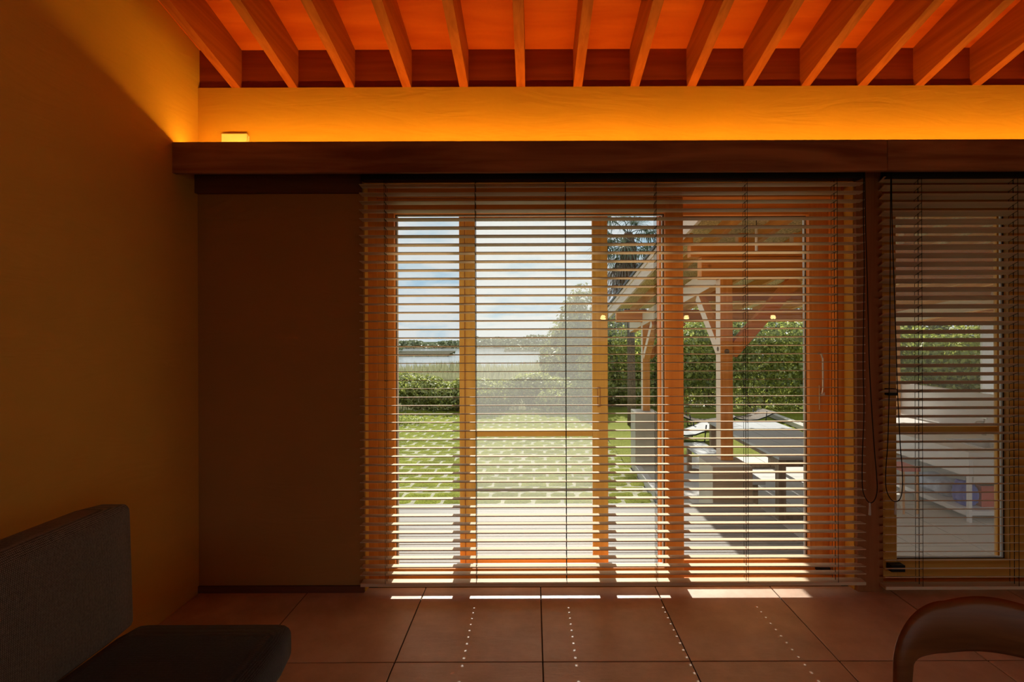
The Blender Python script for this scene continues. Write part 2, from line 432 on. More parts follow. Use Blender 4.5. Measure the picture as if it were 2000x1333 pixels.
def mesh(name, verts, faces, mat, parent=None, smooth=False, center=None, bevel=0, seg=2):
    """verts in world coordinates; the object's origin goes to their centre (or to center)"""
    vs = np.array([tuple(v) for v in verts], dtype=float)
    c = (vs.min(0) + vs.max(0)) / 2 if center is None else np.array(tuple(center))
    vs = vs - c
    me = bpy.data.meshes.new(name)
    me.from_pydata([tuple(v) for v in vs], [], [tuple(f) for f in faces])
    if bevel > 0:
        bm = bmesh.new(); bm.from_mesh(me)
        bmesh.ops.bevel(bm, geom=bm.edges[:], offset=bevel, segments=seg, affect='EDGES', profile=0.7)
        bm.to_mesh(me); bm.free()
    me.validate()
    me.update()
    if smooth:
        me.polygons.foreach_set('use_smooth', [True] * len(me.polygons))
    return link_mesh(name, me, mat, parent, c)

BF = [(0, 3, 2, 1), (4, 5, 6, 7), (0, 1, 5, 4), (1, 2, 6, 5), (2, 3, 7, 6), (3, 0, 4, 7)]
def boxv(x0, x1, y0, y1, z0, z1):
    return [(x0, y0, z0), (x1, y0, z0), (x1, y1, z0), (x0, y1, z0), (x0, y0, z1), (x1, y0, z1), (x1, y1, z1), (x0, y1, z1)]
def box(name, x0, x1, y0, y1, z0, z1, mat, parent=None, bevel=0, seg=2, smooth=False):
    return mesh(name, boxv(x0, x1, y0, y1, z0, z1), BF, mat, parent, bevel=bevel, seg=seg, smooth=smooth)

def slopebox(name, x0, x1, y0, y1, zb0, zb1, h, mat, parent=None, bevel=0):
    """box along Y whose bottom runs from zb0 at y0 to zb1 at y1"""
    v = [(x0, y0, zb0), (x1, y0, zb0), (x1, y1, zb1), (x0, y1, zb1), (x0, y0, zb0 + h), (x1, y0, zb0 + h), (x1, y1, zb1 + h), (x0, y1, zb1 + h)]
    return mesh(name, v, BF, mat, parent, bevel=bevel)

def bar(name, a, b, w, h, mat, parent=None, bevel=0, side=None):
    """square-section timber from a to b; w along side, h across"""
    a, b = Vector(a), Vector(b)
    d = (b - a).normalized()
    if side is None:
        side = Vector((0, 0, 1)).cross(d)
        if side.length < 1e-4: side = Vector((1, 0, 0))
    s = Vector(side).normalized(); u = d.cross(s).normalized()
    v = []
    for p in (a, b):
        for q, r in ((-1, -1), (1, -1), (1, 1), (-1, 1)):
            v.append(p + s * (q * w / 2) + u * (r * h / 2))
    return mesh(name, v, [(0, 1, 2, 3), (7, 6, 5, 4), (0, 4, 5, 1), (1, 5, 6, 2), (2, 6, 7, 3), (3, 7, 4, 0)], mat, parent, bevel=bevel)

def tubev(pts, r, n=8, cap=True):
    pts = [Vector(p) for p in pts]
    V, Fc = [], []
    up = None
    for i, p in enumerate(pts):
        d = (pts[min(i + 1, len(pts) - 1)] - pts[max(i - 1, 0)]).normalized()
        if up is None:
            up = Vector((0, 0, 1)) if abs(d.z) < 0.9 else Vector((1, 0, 0))
        s = d.cross(up).normalized(); u = s.cross(d).normalized(); up = u
        rr = r[i] if isinstance(r, (list, tuple)) else r
        for k in range(n):
            a = 2 * math.pi * k / n
            V.append(p + s * (math.cos(a) * rr) + u * (math.sin(a) * rr))
    for i in range(len(pts) - 1):
        for k in range(n):
            k2 = (k + 1) % n
            Fc.append((i * n + k, i * n + k2, (i + 1) * n + k2, (i + 1) * n + k))
    if cap:
        Fc.append(tuple(range(n - 1, -1, -1)))
        Fc.append(tuple(range((len(pts) - 1) * n, len(pts) * n)))
    return V, Fc
def tube(name, pts, r, mat, parent=None, n=8, smooth=True):
    V, Fc = tubev(pts, r, n)
    return mesh(name, V, Fc, mat, parent, smooth=smooth)

def plate(xs, ys, keep, d0, d1):
    """flat plate in the xy plane between d0 and d1 with rectangular holes where keep(i,j) is False"""
    nx, ny = len(xs), len(ys)
    V = [(x, y, d0) for y in ys for x in xs] + [(x, y, d1) for y in ys for x in xs]
    o = nx * ny
    Fc = []
    K = lambda i, j: 0 <= i < nx - 1 and 0 <= j < ny - 1 and keep(i, j)
    for j in range(ny - 1):
        for i in range(nx - 1):
            if not K(i, j): continue
            a, b, c, d = j * nx + i, j * nx + i + 1, (j + 1) * nx + i + 1, (j + 1) * nx + i
            Fc.append((a, d, c, b)); Fc.append((a + o, b + o, c + o, d + o))
            if not K(i, j - 1): Fc.append((a, b, b + o, a + o))
            if not K(i, j + 1): Fc.append((c, d, d + o, c + o))
            if not K(i - 1, j): Fc.append((d, a, a + o, d + o))
            if not K(i + 1, j): Fc.append((b, c, c + o, b + o))
    used = sorted({v for f in Fc for v in f}); mp = {v: k for k, v in enumerate(used)}
    return [V[v] for v in used], [tuple(mp[v] for v in f) for f in Fc]

def copyobj(o, parent, dloc):
    c = o.copy(); COL.objects.link(c); c.parent = parent
    c.location = Vector(o.location) + Vector(dloc)
    return c

# ================================================================== ROOM SHELL
XL, YW, XR, YB = -1.725, 2.60, 5.6, -4.0
ZTOP, SLOPE = 2.6036, 0.235
def zr(y): return ZTOP + SLOPE * (YW - y)      # underside of the rafters

# floor: grout bed with separate tiles
fl = box('floor', XL - 0.1, XR + 0.1, YB - 0.1, 2.812, -0.12, -0.004, M['grout'])
tag(fl, 'brown terracotta-toned square tile floor of the room', 'floor', kind='structure')
xs = [0.035 + 0.6 * k for k in range(-4, 11)]
ys = [2.64 - 0.6 * k for k in range(-1, 12)]
proto = None
for x in xs:
    for y in ys:
        x0, x1, y0, y1 = max(x, XL), min(x + 0.6, XR), max(y - 0.6, YB), min(y, 2.66)
        if x1 - x0 < 0.03 or y1 - y0 < 0.03: continue
        full = abs(x1 - x0 - 0.6) < 1e-6 and abs(y1 - y0 - 0.6) < 1e-6
        if full and proto is not None:
            t = proto.copy(); COL.objects.link(t); t.parent = fl
            t.location = Vector(((x0 + x1) / 2, (y0 + y1) / 2, -0.004)) - WL[fl.name]
        else:
            t = box('tile', x0 + 0.0026, x1 - 0.0026, y0 + 0.0026, y1 - 0.0026, -0.008, 0.0, M['tile'], fl, bevel=0.0015, seg=1)
            if full: proto = t

# left, right and back walls
def wallbox(name, x0, x1, y0, y1, h, label):
    w = box(name, x0, x1, y0, y1, -0.05, h, M['plaster'])
    return tag(w, label, 'wall', kind='structure')
def slopewall(name, x0, x1, label):
    v = [(x0, YB, -0.05), (x1, YB, -0.05), (x1, YW + 0.35, -0.05), (x0, YW + 0.35, -0.05),
         (x0, YB, zr(YB) + 0.21), (x1, YB, zr(YB) + 0.21), (x1, YW + 0.35, zr(YW + 0.35) + 0.21), (x0, YW + 0.35, zr(YW + 0.35) + 0.21)]
    w = mesh(name, v, BF, M['plaster'])
    return tag(w, label, 'wall', kind='structure')
slopewall('wall_left', XL - 0.15, XL, 'ochre plaster side wall behind the dark sofa')
slopewall('wall_right', XR, XR + 0.15, 'ochre plaster side wall at the far right')
bx = [XL - 0.15, 0.6, 5.2, XR + 0.15]; bz = [-0.05, 0.05, 2.1, zr(YB) + 0.2]  # unseen wide opening, added to let fill light into the room
V, Fc = plate(bx, bz, lambda i, j: not (i == 1 and j == 1), 0.0, 0.15)
V = [(x, YB - 0.15 + d, z) for x, z, d in V]
wb = mesh('wall_back', V, [tuple(reversed(f)) for f in Fc], M['plaster'])
tag(wb, 'ochre plaster wall behind the viewer with a wide opening added for fill light', 'wall', kind='structure')

# window wall with two openings
OX0, OX1, OX2, OX3 = -0.8667, 1.6525, 1.79, 4.6
wx = [XL - 0.15, OX0, OX1, OX2, OX3, XR + 0.15]
wz = [-0.20, -0.135, 2.12, ZTOP]
V, Fc = plate(wx, wz, lambda i, j: not (i in (1, 3) and j == 1), 0.0, 0.35)
V = [(x, YW + d, z) for x, z, d in V]
ww = mesh('wall_window', V, Fc, M['plaster_w'])
tag(ww, 'ochre plaster wall around the wide glazed openings', 'wall', kind='structure')
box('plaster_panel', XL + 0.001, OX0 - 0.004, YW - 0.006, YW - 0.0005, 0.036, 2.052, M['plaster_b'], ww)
bb = box('baseboard_window', XL, OX0 - 0.005, YW - 0.014, YW, 0.0, 0.035, M['ledger'])
tag(bb, 'thin dark baseboard under the plaster beside the sofa', 'baseboard', kind='structure')
tr = box('trim_1', OX1 + 0.005, OX2, YW - 0.02, YW, 0.0, 2.16, M['post_w'], bevel=0.002)
tag(tr, 'dark reddish wooden post facing between the two blinds', 'trim', kind='structure')
tr = box('trim_2', XL, OX0 - 0.01, YW - 0.03, YW, 2.053, 2.19, M['ledger'], bevel=0.002)
tag(tr, 'dark wooden ledger board under the valance at the left', 'trim', kind='structure')

# ceiling: plywood panels, rafters, blocking
ce = empty('ceiling', (0, 0, 3.0), 'sloping ceiling of orange plywood on exposed rafters', 'ceiling', kind='structure')
HR = 0.205
py = [YW + 0.42, 1.25, -0.35, -2.0, YB - 0.2]
px = [XL - 0.15, -0.036 - 0.0225, 1.728, 3.6, XR + 0.15]
for i in range(len(px) - 1):
    for j in range(len(py) - 1):
        y0, y1 = py[j + 1], py[j]
        slopebox('ceiling_panel', px[i] + 0.0015, px[i + 1] - 0.0015, y0 + 0.0015, y1 - 0.0015, zr(y0) + HR, zr(y1) + HR, 0.05, M['ply'], ce)
k = 0
rx = -1.506
rproto = None
while rx < XR:
    if rproto is None:
        rproto = slopebox('rafter', rx - 0.045, rx, YB, YW + 0.36, zr(YB), zr(YW + 0.36), HR, M['rafter'], ce)
    else:
        copyobj(rproto, ce, (rx - (-1.506), 0, 0))
    x0 = rx if rx > -1.6 else XL
    rx += 0.294
bxs = [XL] + [-1.506 + 0.294 * k for k in range(0, 25)]
bproto = None
for k in range(len(bxs)):
    x0 = bxs[k]
    x1 = (bxs[k + 1] - 0.045) if k + 1 < len(bxs) else XR
    if x1 - x0 < 0.02: continue
    if k >= 2 and abs((x1 - x0) - 0.249) < 1e-6 and bproto is not None:
        copyobj(bproto, ce, (x0 - bproto_x, 0, 0))
    else:
        b_ = box('blocking_board', x0, x1, YW + 0.014, YW + 0.04, ZTOP, zr(YW) + HR, M['blocking'], ce)
        if k == 1: bproto, bproto_x = b_, x0

# ================================================================== VALANCE WITH COVE LIGHT
ZT, ZB, YF = 2.253, 2.1046, 2.411
va = empty('valance_beam', (1.9, YF, ZB), 'long dark wooden valance running above both blinds, cove light on top', 'valance')
box('fascia_board', XL + 0.001, 1.70 - 0.0008, YF, YF + 0.026, ZB, ZT, M['fascia'], va, bevel=0.0015, seg=1)
box('fascia_board', 1.70 + 0.0008, XR - 0.001, YF, YF + 0.026, ZB, ZT, M['fascia'], va, bevel=0.0015, seg=1)
box('shelf_board', XL + 0.001, XR - 0.001, YF + 0.027, YW - 0.001, 2.208, 2.224, M['ledger'], va)
led = empty('led_strip', (1.9, 2.474, 2.2245), 'glowing amber light strip lying on top of the valance', 'light strip')
box('channel', XL + 0.03, XR - 0.03, 2.467, 2.481, 2.2245, 2.2375, M['steel'], led)
box('diffuser', XL + 0.031, XR - 0.031, 2.468, 2.480, 2.2377, 2.2392, M['led'], led)

wbx = empty('wall_box', (-1.53, YW, 2.225), 'small white plastic box on the lit wall just above the valance', 'box')
V = boxv(-1.596, -1.464, YW - 0.017, YW - 0.001, 2.2255, 2.362)
mesh('cover', V, BF, M['white'], wbx, bevel=0.006, seg=3)
box('base_plate', -1.592, -1.458, YW - 0.004, YW, 2.227, 2.352, M['white'], wbx)

# ================================================================== WINDOW 1 : frame, sashes, screen
def frame_box(nm, x0, x1, y0, y1, z0, z1, m, par, bev=0.0015):
    return box(nm, x0, x1, y0, y1, z0, z1, M[m], par, bevel=bev, seg=1)
ZS = 0.028       # top of the threshold
ZH = 2.045       # underside of the frame head
w1 = empty('window_1', ((OX0 + OX1) / 2, 2.75, 0), 'wide orange wooden frame around the sliding glass doors', 'window', kind='structure')
frame_box('jamb', OX0, -0.8190, 2.650, 2.900, 0.0, 2.12, 'sash_v', w1)
frame_box('jamb', 1.6116, OX1, 2.676, 2.900, 0.0, 2.12, 'sash_v', w1)
frame_box('frame_head', -0.8185, 1.611, 2.650, 2.900, ZH, 2.12, 'sash_h', w1)
frame_box('threshold', -0.8185, 1.611, 2.640, 2.814, 0.0, ZS, 'sash_h', w1)
frame_box('outer_sill', -0.95, 1.75, 2.815, 3.02, -0.13, -0.062, 'sash_h', w1)

def sash(nm, label, x0, x1, y0, y1, z0, z1, ls, rs, br, tr_, glass_y, par_mats=('sash_v', 'sash_h'), pane_mat='glass', gasket=True):
    s = empty(nm, ((x0 + x1) / 2, (y0 + y1) / 2, z0), label, 'door', kind='structure' if nm.startswith('door_') else None)
    frame_box('stile', x0, x0 + ls, y0, y1, z0, z1, par_mats[0], s)
    frame_box('stile', x1 - rs, x1, y0, y1, z0, z1, par_mats[0], s)
    frame_box('bottom_rail', x0 + ls, x1 - rs, y0, y1, z0, z0 + br, par_mats[1], s)
    frame_box('top_rail', x0 + ls, x1 - rs, y0, y1, z1 - tr_, z1, par_mats[1], s)
    gx0, gx1, gz0, gz1 = x0 + ls, x1 - rs, z0 + br, z1 - tr_
    if gasket:
        V, Fc = plate([gx0, gx0 + 0.003, gx1 - 0.003, gx1], [gz0, gz0 + 0.003, gz1 - 0.003, gz1], lambda i, j: not (i == 1 and j == 1), glass_y - 0.009, glass_y + 0.009)
        mesh('gasket', [(x, d, z) for x, z, d in V], Fc, M['rubber'], s)
        V, Fc = plate([gx0 + 0.0032, gx0 + 0.010, gx1 - 0.010, gx1 - 0.0032], [gz0 + 0.0032, gz0 + 0.008, gz1 - 0.008, gz1 - 0.0032], lambda i, j: not (i == 1 and j == 1), glass_y - 0.006, glass_y + 0.006)
        mesh('spacer', [(x, d, z) for x, z, d in V], Fc, M['spacer'], s)
    box('pane', gx0 - 0.004, gx1 + 0.004, glass_y - 0.002, glass_y + 0.002, gz0 - 0.004, gz1 + 0.004, M[pane_mat], s)
    return s

d1 = sash('door_1', 'left sliding glass door with wide orange wooden stiles', -0.8187, 0.7918, 2.652, 2.715, ZS + 0.003, ZH - 0.002, 0.089, 0.094, 0.060, 0.079, 2.692)
d2 = sash('door_2', 'right sliding glass door with steel pull handle', 0.690, 1.6112, 2.747, 2.810, ZS + 0.003, ZH - 0.002, 0.094, 0.105, 0.058, 0.071, 2.787)
# handle on the right door
pts = [P(1602, 693, 2.747), P(1605.5, 692, 2.725), P(1609, 696, 2.712), P(1611, 703, 2.710), P(1611.3, 735, 2.710), P(1611.3, 762, 2.712), P(1610, 770, 2.72), P(1605, 773, 2.747)]
pts = [p + Vector((-0.012, 0, 0)) for p in pts]
tube('pull_handle', pts, [0.006, 0.006, 0.0055, 0.005, 0.005, 0.0055, 0.006, 0.007], M['steel'], d2, n=10)
h0 = P(1601, 771, 2.747)
box('handle_foot', h0.x - 0.004, h0.x + 0.022, 2.735, 2.747, h0.z - 0.012, h0.z + 0.008, M['steel'], d2, bevel=0.003)
k0, k1 = P(1600, 755, 2.74), P(1600, 803, 2.74)
box('key_plate', k0.x - 0.0025, k0.x + 0.0025, 2.738, 2.747, k1.z, k0.z, M['brass'], d2, bevel=0.001, seg=1)
s0 = P(1590, 1104, 2.747); s1 = P(1611, 1114, 2.747)
box('door_stop', s0.x, s1.x, 2.70, 2.747, s1.z, s0.z, M['black'], d2, bevel=0.003)

# insect screen door outside the glass
sc = empty('screen_door', (0.0, 2.83, ZS), 'sliding insect screen door with ochre wooden stiles and a middle rail', 'screen door')
SX = [-0.4127, -0.324, 0.3324, 0.4184]
frame_box('stile', SX[0], SX[1], 2.822, 2.846, -0.060, ZH - 0.002, 'scr_v', sc)
st = frame_box('stile', SX[2], SX[3], 2.822, 2.846, -0.060, ZH - 0.002, 'scr_v', sc)
frame_box('bottom_rail', SX[1], SX[2], 2.822, 2.846, -0.060, 0.066, 'scr_h', sc)
frame_box('top_rail', SX[1], SX[2], 2.822, 2.846, 1.975, ZH - 0.002, 'scr_h', sc)
frame_box('middle_rail', SX[1], SX[2], 2.822, 2.846, 0.752, 0.7895, 'scr_h', sc)
box('mesh_panel', SX[1] - 0.003, SX[2] + 0.003, 2.8350, 2.8356, 0.064, 0.754, M['screen'], sc)
box('mesh_panel', SX[1] - 0.003, SX[2] + 0.003, 2.8350, 2.8356, 0.787, 1.978, M['screen'], sc)
g = P(1169.5, 776, 2.82)
V, Fc = plate([g.x - 0.0085, g.x - 0.0055, g.x + 0.0055, g.x + 0.0085], [g.z - 0.055, g.z - 0.051, g.z + 0.051, g.z + 0.055], lambda i, j: not (i == 1 and j == 1), 2.8195, 2.8225)
mesh('flush_pull', [(x, d, z) for x, z, d in V], Fc, M['post_w'], sc)
box('seam_strip', SX[0] + 0.029, SX[0] + 0.033, 2.820, 2.8225, ZS + 0.004, ZH - 0.004, M['post_w'], sc)

# ================================================================== WINDOW 2 (right)
w2 = empty('window_2', ((OX2 + OX3) / 2, 2.75, 0), 'wooden frame of the right-hand glazed opening', 'window', kind='structure')
frame_box('jamb', OX2 + 0.0005, 1.83, 2.650, 2.900, 0.0, 2.12, 'sash_v', w2)
frame_box('jamb', 4.53, OX3 - 0.0005, 2.650, 2.900, 0.0, 2.12, 'sash_v', w2)
frame_box('frame_head', 1.8305, 4.5295, 2.650, 2.900, ZH, 2.12, 'sash_h', w2)
frame_box('threshold', 1.8305, 4.5295, 2.640, 2.814, 0.0, ZS, 'sash_h', w2)
frame_box('outer_sill', 1.76, 4.7, 2.815, 3.02, -0.13, -0.062, 'sash_h', w2)
d3 = sash('door_3', 'glass door behind the right-hand blind, ochre stile at its right', 1.834, 2.604, 2.655, 2.715, ZS + 0.003, ZH - 0.002, 0.080, 0.095, 0.090, 0.085, 2.695, ('scr_v', 'scr_h'))
s0 = P(1729, 1101, 2.655); s1 = P(1756, 1114, 2.655)
box('door_stop', s0.x, s1.x, 2.615, 2.655, s1.z, s0.z, M['black'], d3, bevel=0.004)
s0 = P(1727, 761, 2.655); s1 = P(1740, 774, 2.655)
box('latch', s0.x, s1.x + 0.01, 2.62, 2.655, s1.z, s0.z, M['black'], d3, bevel=0.003)
d4 = sash('door_4', 'rightmost glass door at the edge of the picture', 2.64, 4.45, 2.747, 2.807, ZS + 0.003, ZH - 0.002, 0.085, 0.095, 0.090, 0.085, 2.787, ('scr_v', 'scr_h'))
gp = box('weather_strip', 2.606, 2.637, 2.70, 2.76, ZS + 0.003, ZH - 0.002, M['black'], w2)
sc2 = empty('screen_door', (2.2, 2.83, ZS), 'insect screen door with a middle rail behind the right-hand blind', 'screen door')
frame_box('stile', 1.845, 1.93, 2.822, 2.846, -0.060, ZH - 0.002, 'scr_v', sc2)
frame_box('stile', 2.60, 2.685, 2.822, 2.846, -0.060, ZH - 0.002, 'scr_v', sc2)
frame_box('bottom_rail', 1.93, 2.60, 2.822, 2.846, -0.060, 0.066, 'scr_h', sc2)
frame_box('top_rail', 1.93, 2.60, 2.822, 2.846, 1.975, ZH - 0.002, 'scr_h', sc2)
frame_box('middle_rail', 1.93, 2.60, 2.822, 2.846, 0.757, 0.798, 'scr_h', sc2)
box('mesh_panel', 1.927, 2.603, 2.8350, 2.8356, 0.064, 0.759, M['screen2'], sc2)
box('mesh_panel', 1.927, 2.603, 2.8350, 2.8356, 0.796, 1.978, M['screen2'], sc2)

# ================================================================== BLINDS
PITCH, SW, STK = 0.0430, 0.050, 0.0030
def make_blind(label, x0, x1, yc, tilt, zs, zrail, ladders, cords):
    b = empty('wooden_blind', ((x0 + x1) / 2, yc, zrail), label, 'blind', 'wooden venetian blinds across the window wall')
    xsd = [x0]
    for lx in ladders: xsd += [lx - 0.0028, lx + 0.0028]
    xsd.append(x1)
    ysd = [-SW / 2, -0.0045, 0.0045, SW / 2]
    V, Fc = plate(xsd, ysd, lambda i, j: not (i % 2 == 1 and j == 1), -STK / 2, STK / 2)
    xc = (x0 + x1) / 2
    proto = None
    for z in zs:
        if proto is None:
            proto = mesh('slat', [(v[0], yc + v[1], z + v[2]) for v in V], Fc, M['slat'], b, center=(xc, yc, z))
            o = proto
        else:
            o = proto.copy(); COL.objects.link(o); o.parent = b
            o.location = Vector((xc, yc, z)) - WL[b.name]
        o.rotation_euler = (-tilt + random.uniform(-0.006, 0.006), random.uniform(-0.0004, 0.0004), 0)
    box('head_rail', x0 + 0.01, x1 - 0.01, yc - 0.028, yc + 0.028, 2.106, 2.150, M['headrail'], b)
    box('bottom_rail', x0, x1, yc - 0.026, yc + 0.026, zrail, zrail + 0.017, M['slat'], b, bevel=0.004)
    # ladder cords: two uprights, one lift cord and a rung under every slat
    for lx in ladders:
        V, Fc = [], []
        def add(bv):
            n = len(V); V.extend(bv); Fc.extend([tuple(i + n for i in f) for f in BF])
        ca, sa = math.cos(tilt), math.sin(tilt)
        yf, yb = yc - SW / 2 * ca - 0.0015, yc + SW / 2 * ca + 0.0015
        r = 0.0008
        for yy in (yf, yb, yc):
            q = r if yy != yc else 0.0011
            dx = 0.010 if yy == yb else 0.0
            add(boxv(lx - q + (0 if yy != yc else 0.0), lx + q, yy - q, yy + q, zrail + 0.015, 2.108))
        for z in zs:
            a = (yf, z + SW / 2 * sa - 0.0025); c = (yb, z - SW / 2 * sa - 0.0025)
            add([(lx - r, a[0], a[1] - r), (lx + r, a[0], a[1] - r), (lx + r, c[0], c[1] - r), (lx - r, c[0], c[1] - r),
                 (lx - r, a[0], a[1] + r), (lx + r, a[0], a[1] + r), (lx + r, c[0], c[1] + r), (lx - r, c[0], c[1] + r)])
        mesh('ladder_cord', V, Fc, M['cord'], b)
    ctrl, tas = cords
    # smooth cord loop through control points
    pts = []
    n = len(ctrl)
    for i in range(n - 1):
        p0, p1, p2, p3 = ctrl[max(i - 1, 0)], ctrl[i], ctrl[i + 1], ctrl[min(i + 2, n - 1)]
        for s in range(6):
            t_ = s / 6.0
            pts.append(0.5 * ((2 * p1) + (p2 - p0) * t_ + (2 * p0 - 5 * p1 + 4 * p2 - p3) * t_ ** 2 + (3 * p1 - p0 - 3 * p2 + p3) * t_ ** 3))
    pts.append(ctrl[-1])
    cd = tube('pull_cord', pts, 0.0021, M['cord'], b, n=6)
    V, Fc = tubev([tas + Vector((0, 0, 0.004)), tas, tas + Vector((0, 0, -0.014)), tas + Vector((0, 0, -0.056)), tas + Vector((0, 0, -0.059))], [0.002, 0.0045, 0.0042, 0.0062, 0.005], 10)
    mesh('tassel', V, Fc, M['tassel'], cd, smooth=True)
    return b

BY = 2.562
zs1 = [1.867 + PITCH * k for k in range(5, -41, -1)] + [0.1095]
lad1 = [(x - CX) * BY / F for x in (754, 929.5, 1105, 1280.5, 1456, 1630)]
Zc = 2.505
c1 = [P(*q, Zc) for q in ((1688, 338), (1687, 420), (1688.5, 520), (1687, 620), (1685.5, 720), (1687, 800), (1684, 880), (1683, 940), (1686, 968), (1696, 984), (1706, 981), (1712, 962), (1711, 930), (1707, 880), (1702, 800), (1698, 720), (1696, 640), (1694, 540), (1691, 430), (1690, 338))]
make_blind('wide wooden venetian blind over the sliding glass doors, slats nearly level', -0.874, 1.674, BY, math.radians(5.5), zs1, 0.054, lad1, (c1, P(1697.5, 986, Zc)))
zs2 = [2.105 - PITCH * k for k in range(0, 48)]
lad2 = [1.96, 2.444, 2.93, 3.41]
c2 = [P(*q, Zc) for q in ((1741, 338), (1740, 430), (1739, 540), (1738, 640), (1737, 720), (1735.5, 800), (1733, 870), (1729, 925), (1730, 958), (1738, 977), (1748, 983), (1757, 977), (1761.5, 955), (1761, 915), (1758, 880), (1755, 820), (1752, 750), (1750, 670), (1746, 540), (1743, 430), (1742, 338))]
make_blind('wooden venetian blind at the right with slats tilted part shut', 1.772, 3.60, BY, math.radians(22), zs2, 0.030, lad2, (c2, P(1747.5, 985, Zc)))

# ================================================================== PENDANTS (behind the viewer, mirrored in the glass)
for px_, lab in ((1178, 'small glowing pendant lamp behind the viewer, nearest the sofa side'), (1341, 'small glowing pendant lamp behind the viewer, middle of three'), (1510, 'small glowing pendant lamp behind the viewer, farthest from the sofa side')):
    ply_ = 2.692 if px_ < 1300 else 2.787
    dist = 2 * ply_ + 2.0
    c = Vector(((px_ - CX) * dist / F, -2.0, CH + 27.0 * dist / F))
    L = empty('pendant_lamp', c, lab, 'lamp', 'pendant lamps behind the viewer')
    V, Fc = tubev([c + Vector((0, 0, 0.052)), c + Vector((0, 0, 0.035)), c + Vector((0, 0, 0.0)), c + Vector((0, 0, -0.03)), c + Vector((0, 0, -0.04))], [0.014, 0.03, 0.04, 0.028, 0.008], 14)
    mesh('bulb', V, Fc, M['pendant'], L, smooth=True)
    V, Fc = tubev([c + Vector((0, 0, 0.11)), c + Vector((0, 0, 0.053))], 0.016, 12)
    mesh('socket', V, Fc, M['brass'], L, smooth=True)
    V, Fc = tubev([Vector((c.x, c.y, zr(c.y) + HR - 0.002)), c + Vector((0, 0, 0.108))], 0.003, 6)
    mesh('cable', V, Fc, M['black'], L)

# ================================================================== SOFA
YS = 1.705
sf = empty('sofa', (-1.1, 0.8, 0), 'low sofa with dark grey seat and woven grey back cushion by the left wall', 'sofa')
def cushion(name, x0, x1, y0, y1, z0, z1, r, mat, parent, puff=0.0, lean=0.0, subdiv=10):
    # rounded box made from a subdivided cube
    bm = bmesh.new()
    bmesh.ops.create_cube(bm, size=1.0)
    bmesh.ops.subdivide_edges(bm, edges=bm.edges[:], cuts=subdiv, use_grid_fill=True)
    sx, sy, sz = (x1 - x0) / 2, (y1 - y0) / 2, (z1 - z0) / 2
    ins = Vector((max(sx - r, 0.001), max(sy - r, 0.001), max(sz - r, 0.001)))
    for v in bm.verts:
        u = v.co * 2
        # concentrate the grid near edges
        u = Vector([math.copysign(abs(c) ** 0.55, c) for c in u])
        p = Vector((u.x * sx, u.y * sy, u.z * sz))
        q = Vector((max(-ins.x, min(ins.x, p.x)), max(-ins.y, min(ins.y, p.y)), max(-ins.z, min(ins.z, p.z))))
        d = p - q
        if d.length > 1e-6: p = q + d.normalized() * min(r, max(abs(d.x), abs(d.y), abs(d.z)))
        fy, fz, fx = (1 - u.y ** 2), (1 - u.z ** 2), (1 - u.x ** 2)
        p.x += math.copysign(puff, u.x) * abs(u.x) ** 3 * fy ** 0.5 * fz ** 0.5 if puff else 0
        p.z += puff * 0.6 * max(u.z, 0) ** 3 * fx ** 0.5 * fy ** 0.5
        p.x -= lean * (u.z + 1)
        v.co = p
    me = bpy.data.meshes.new(name); bm.to_mesh(me); bm.free()
    me.polygons.foreach_set('use_smooth', [True] * len(me.polygons))
    return link_mesh(name, me, mat, parent, ((x0 + x1) / 2, (y0 + y1) / 2, (z0 + z1) / 2))
cushion('seat_cushion', -1.36, -0.805, -0.35, YS + 0.01, 0.215, 0.365, 0.05, M['sofa_seat'], sf, puff=0.006)
cushion('back_cushion', -1.462, -1.335, -0.32, YS - 0.005, 0.345, 0.772, 0.032, M['sofa_back'], sf, puff=0.014, lean=0.006)
box('frame', -1.47, -0.85, -0.36, YS - 0.02, 0.155, 0.213, M['sofa_wood'], sf, bevel=0.004)
box('back_frame', -1.515, -1.478, -0.36, YS - 0.06, 0.155, 0.66, M['sofa_wood'], sf, bevel=0.006)
for lx in (-0.92, -1.45):
    for ly in (-0.28, YS - 0.09):
        box('leg', lx - 0.025, lx + 0.025, ly - 0.025, ly + 0.025, 0.0, 0.154, M['sofa_wood'], sf, bevel=0.003)

# ================================================================== DINING CHAIR
ch = empty('dining_chair', (1.075, 1.20, 0), 'brown bentwood dining chair with a broad curved back, right foreground', 'chair')
def outline():
    # half outline (x from centre to the left), outer and inner edges, chair coordinates
    O, I = [], []
    W = 0.225
    for k in range(9):           # leg, from floor up
        t_ = k / 8
        z = 0.0 + t_ * 0.53
        O.append((-W - 0.012 * (1 - t_), z)); I.append((-W + 0.035 + 0.020 * t_ ** 3 - 0.012 * (1 - t_), z))
    for k in range(1, 17):       # rounded shoulder
        a = math.pi / 2 * k / 16
        ox = -W + 0.135 * (1 - math.cos(a)); oz = 0.53 + 0.145 * math.sin(a)
        ix = -W + 0.055 + 0.085 * (1 - math.cos(a)) ; iz = 0.50 + 0.050 * math.sin(a) + 0.03*(1-math.sin(a))
        O.append((ox, oz)); I.append((ix, iz))
    for k in range(1, 9):        # crest to the centre
        t_ = k / 8
        O.append((-W + 0.135 + (W - 0.135) * t_, 0.675 + 0.012 * math.sin(t_ * math.pi / 2)))
        I.append((-W + 0.140 + (W - 0.140) * t_, 0.550 + 0.006 * math.sin(t_ * math.pi / 2)))
    O = O + [(-x, z) for x, z in reversed(O[:-1])]
    I = I + [(-x, z) for x, z in reversed(I[:-1])]
    return O, I
O, I = outline()
def cy(x, z):  # plan curve of the back, bowed away from the sitter
    return -0.9 * x * x + 0.02 * max(0, z - 0.45)
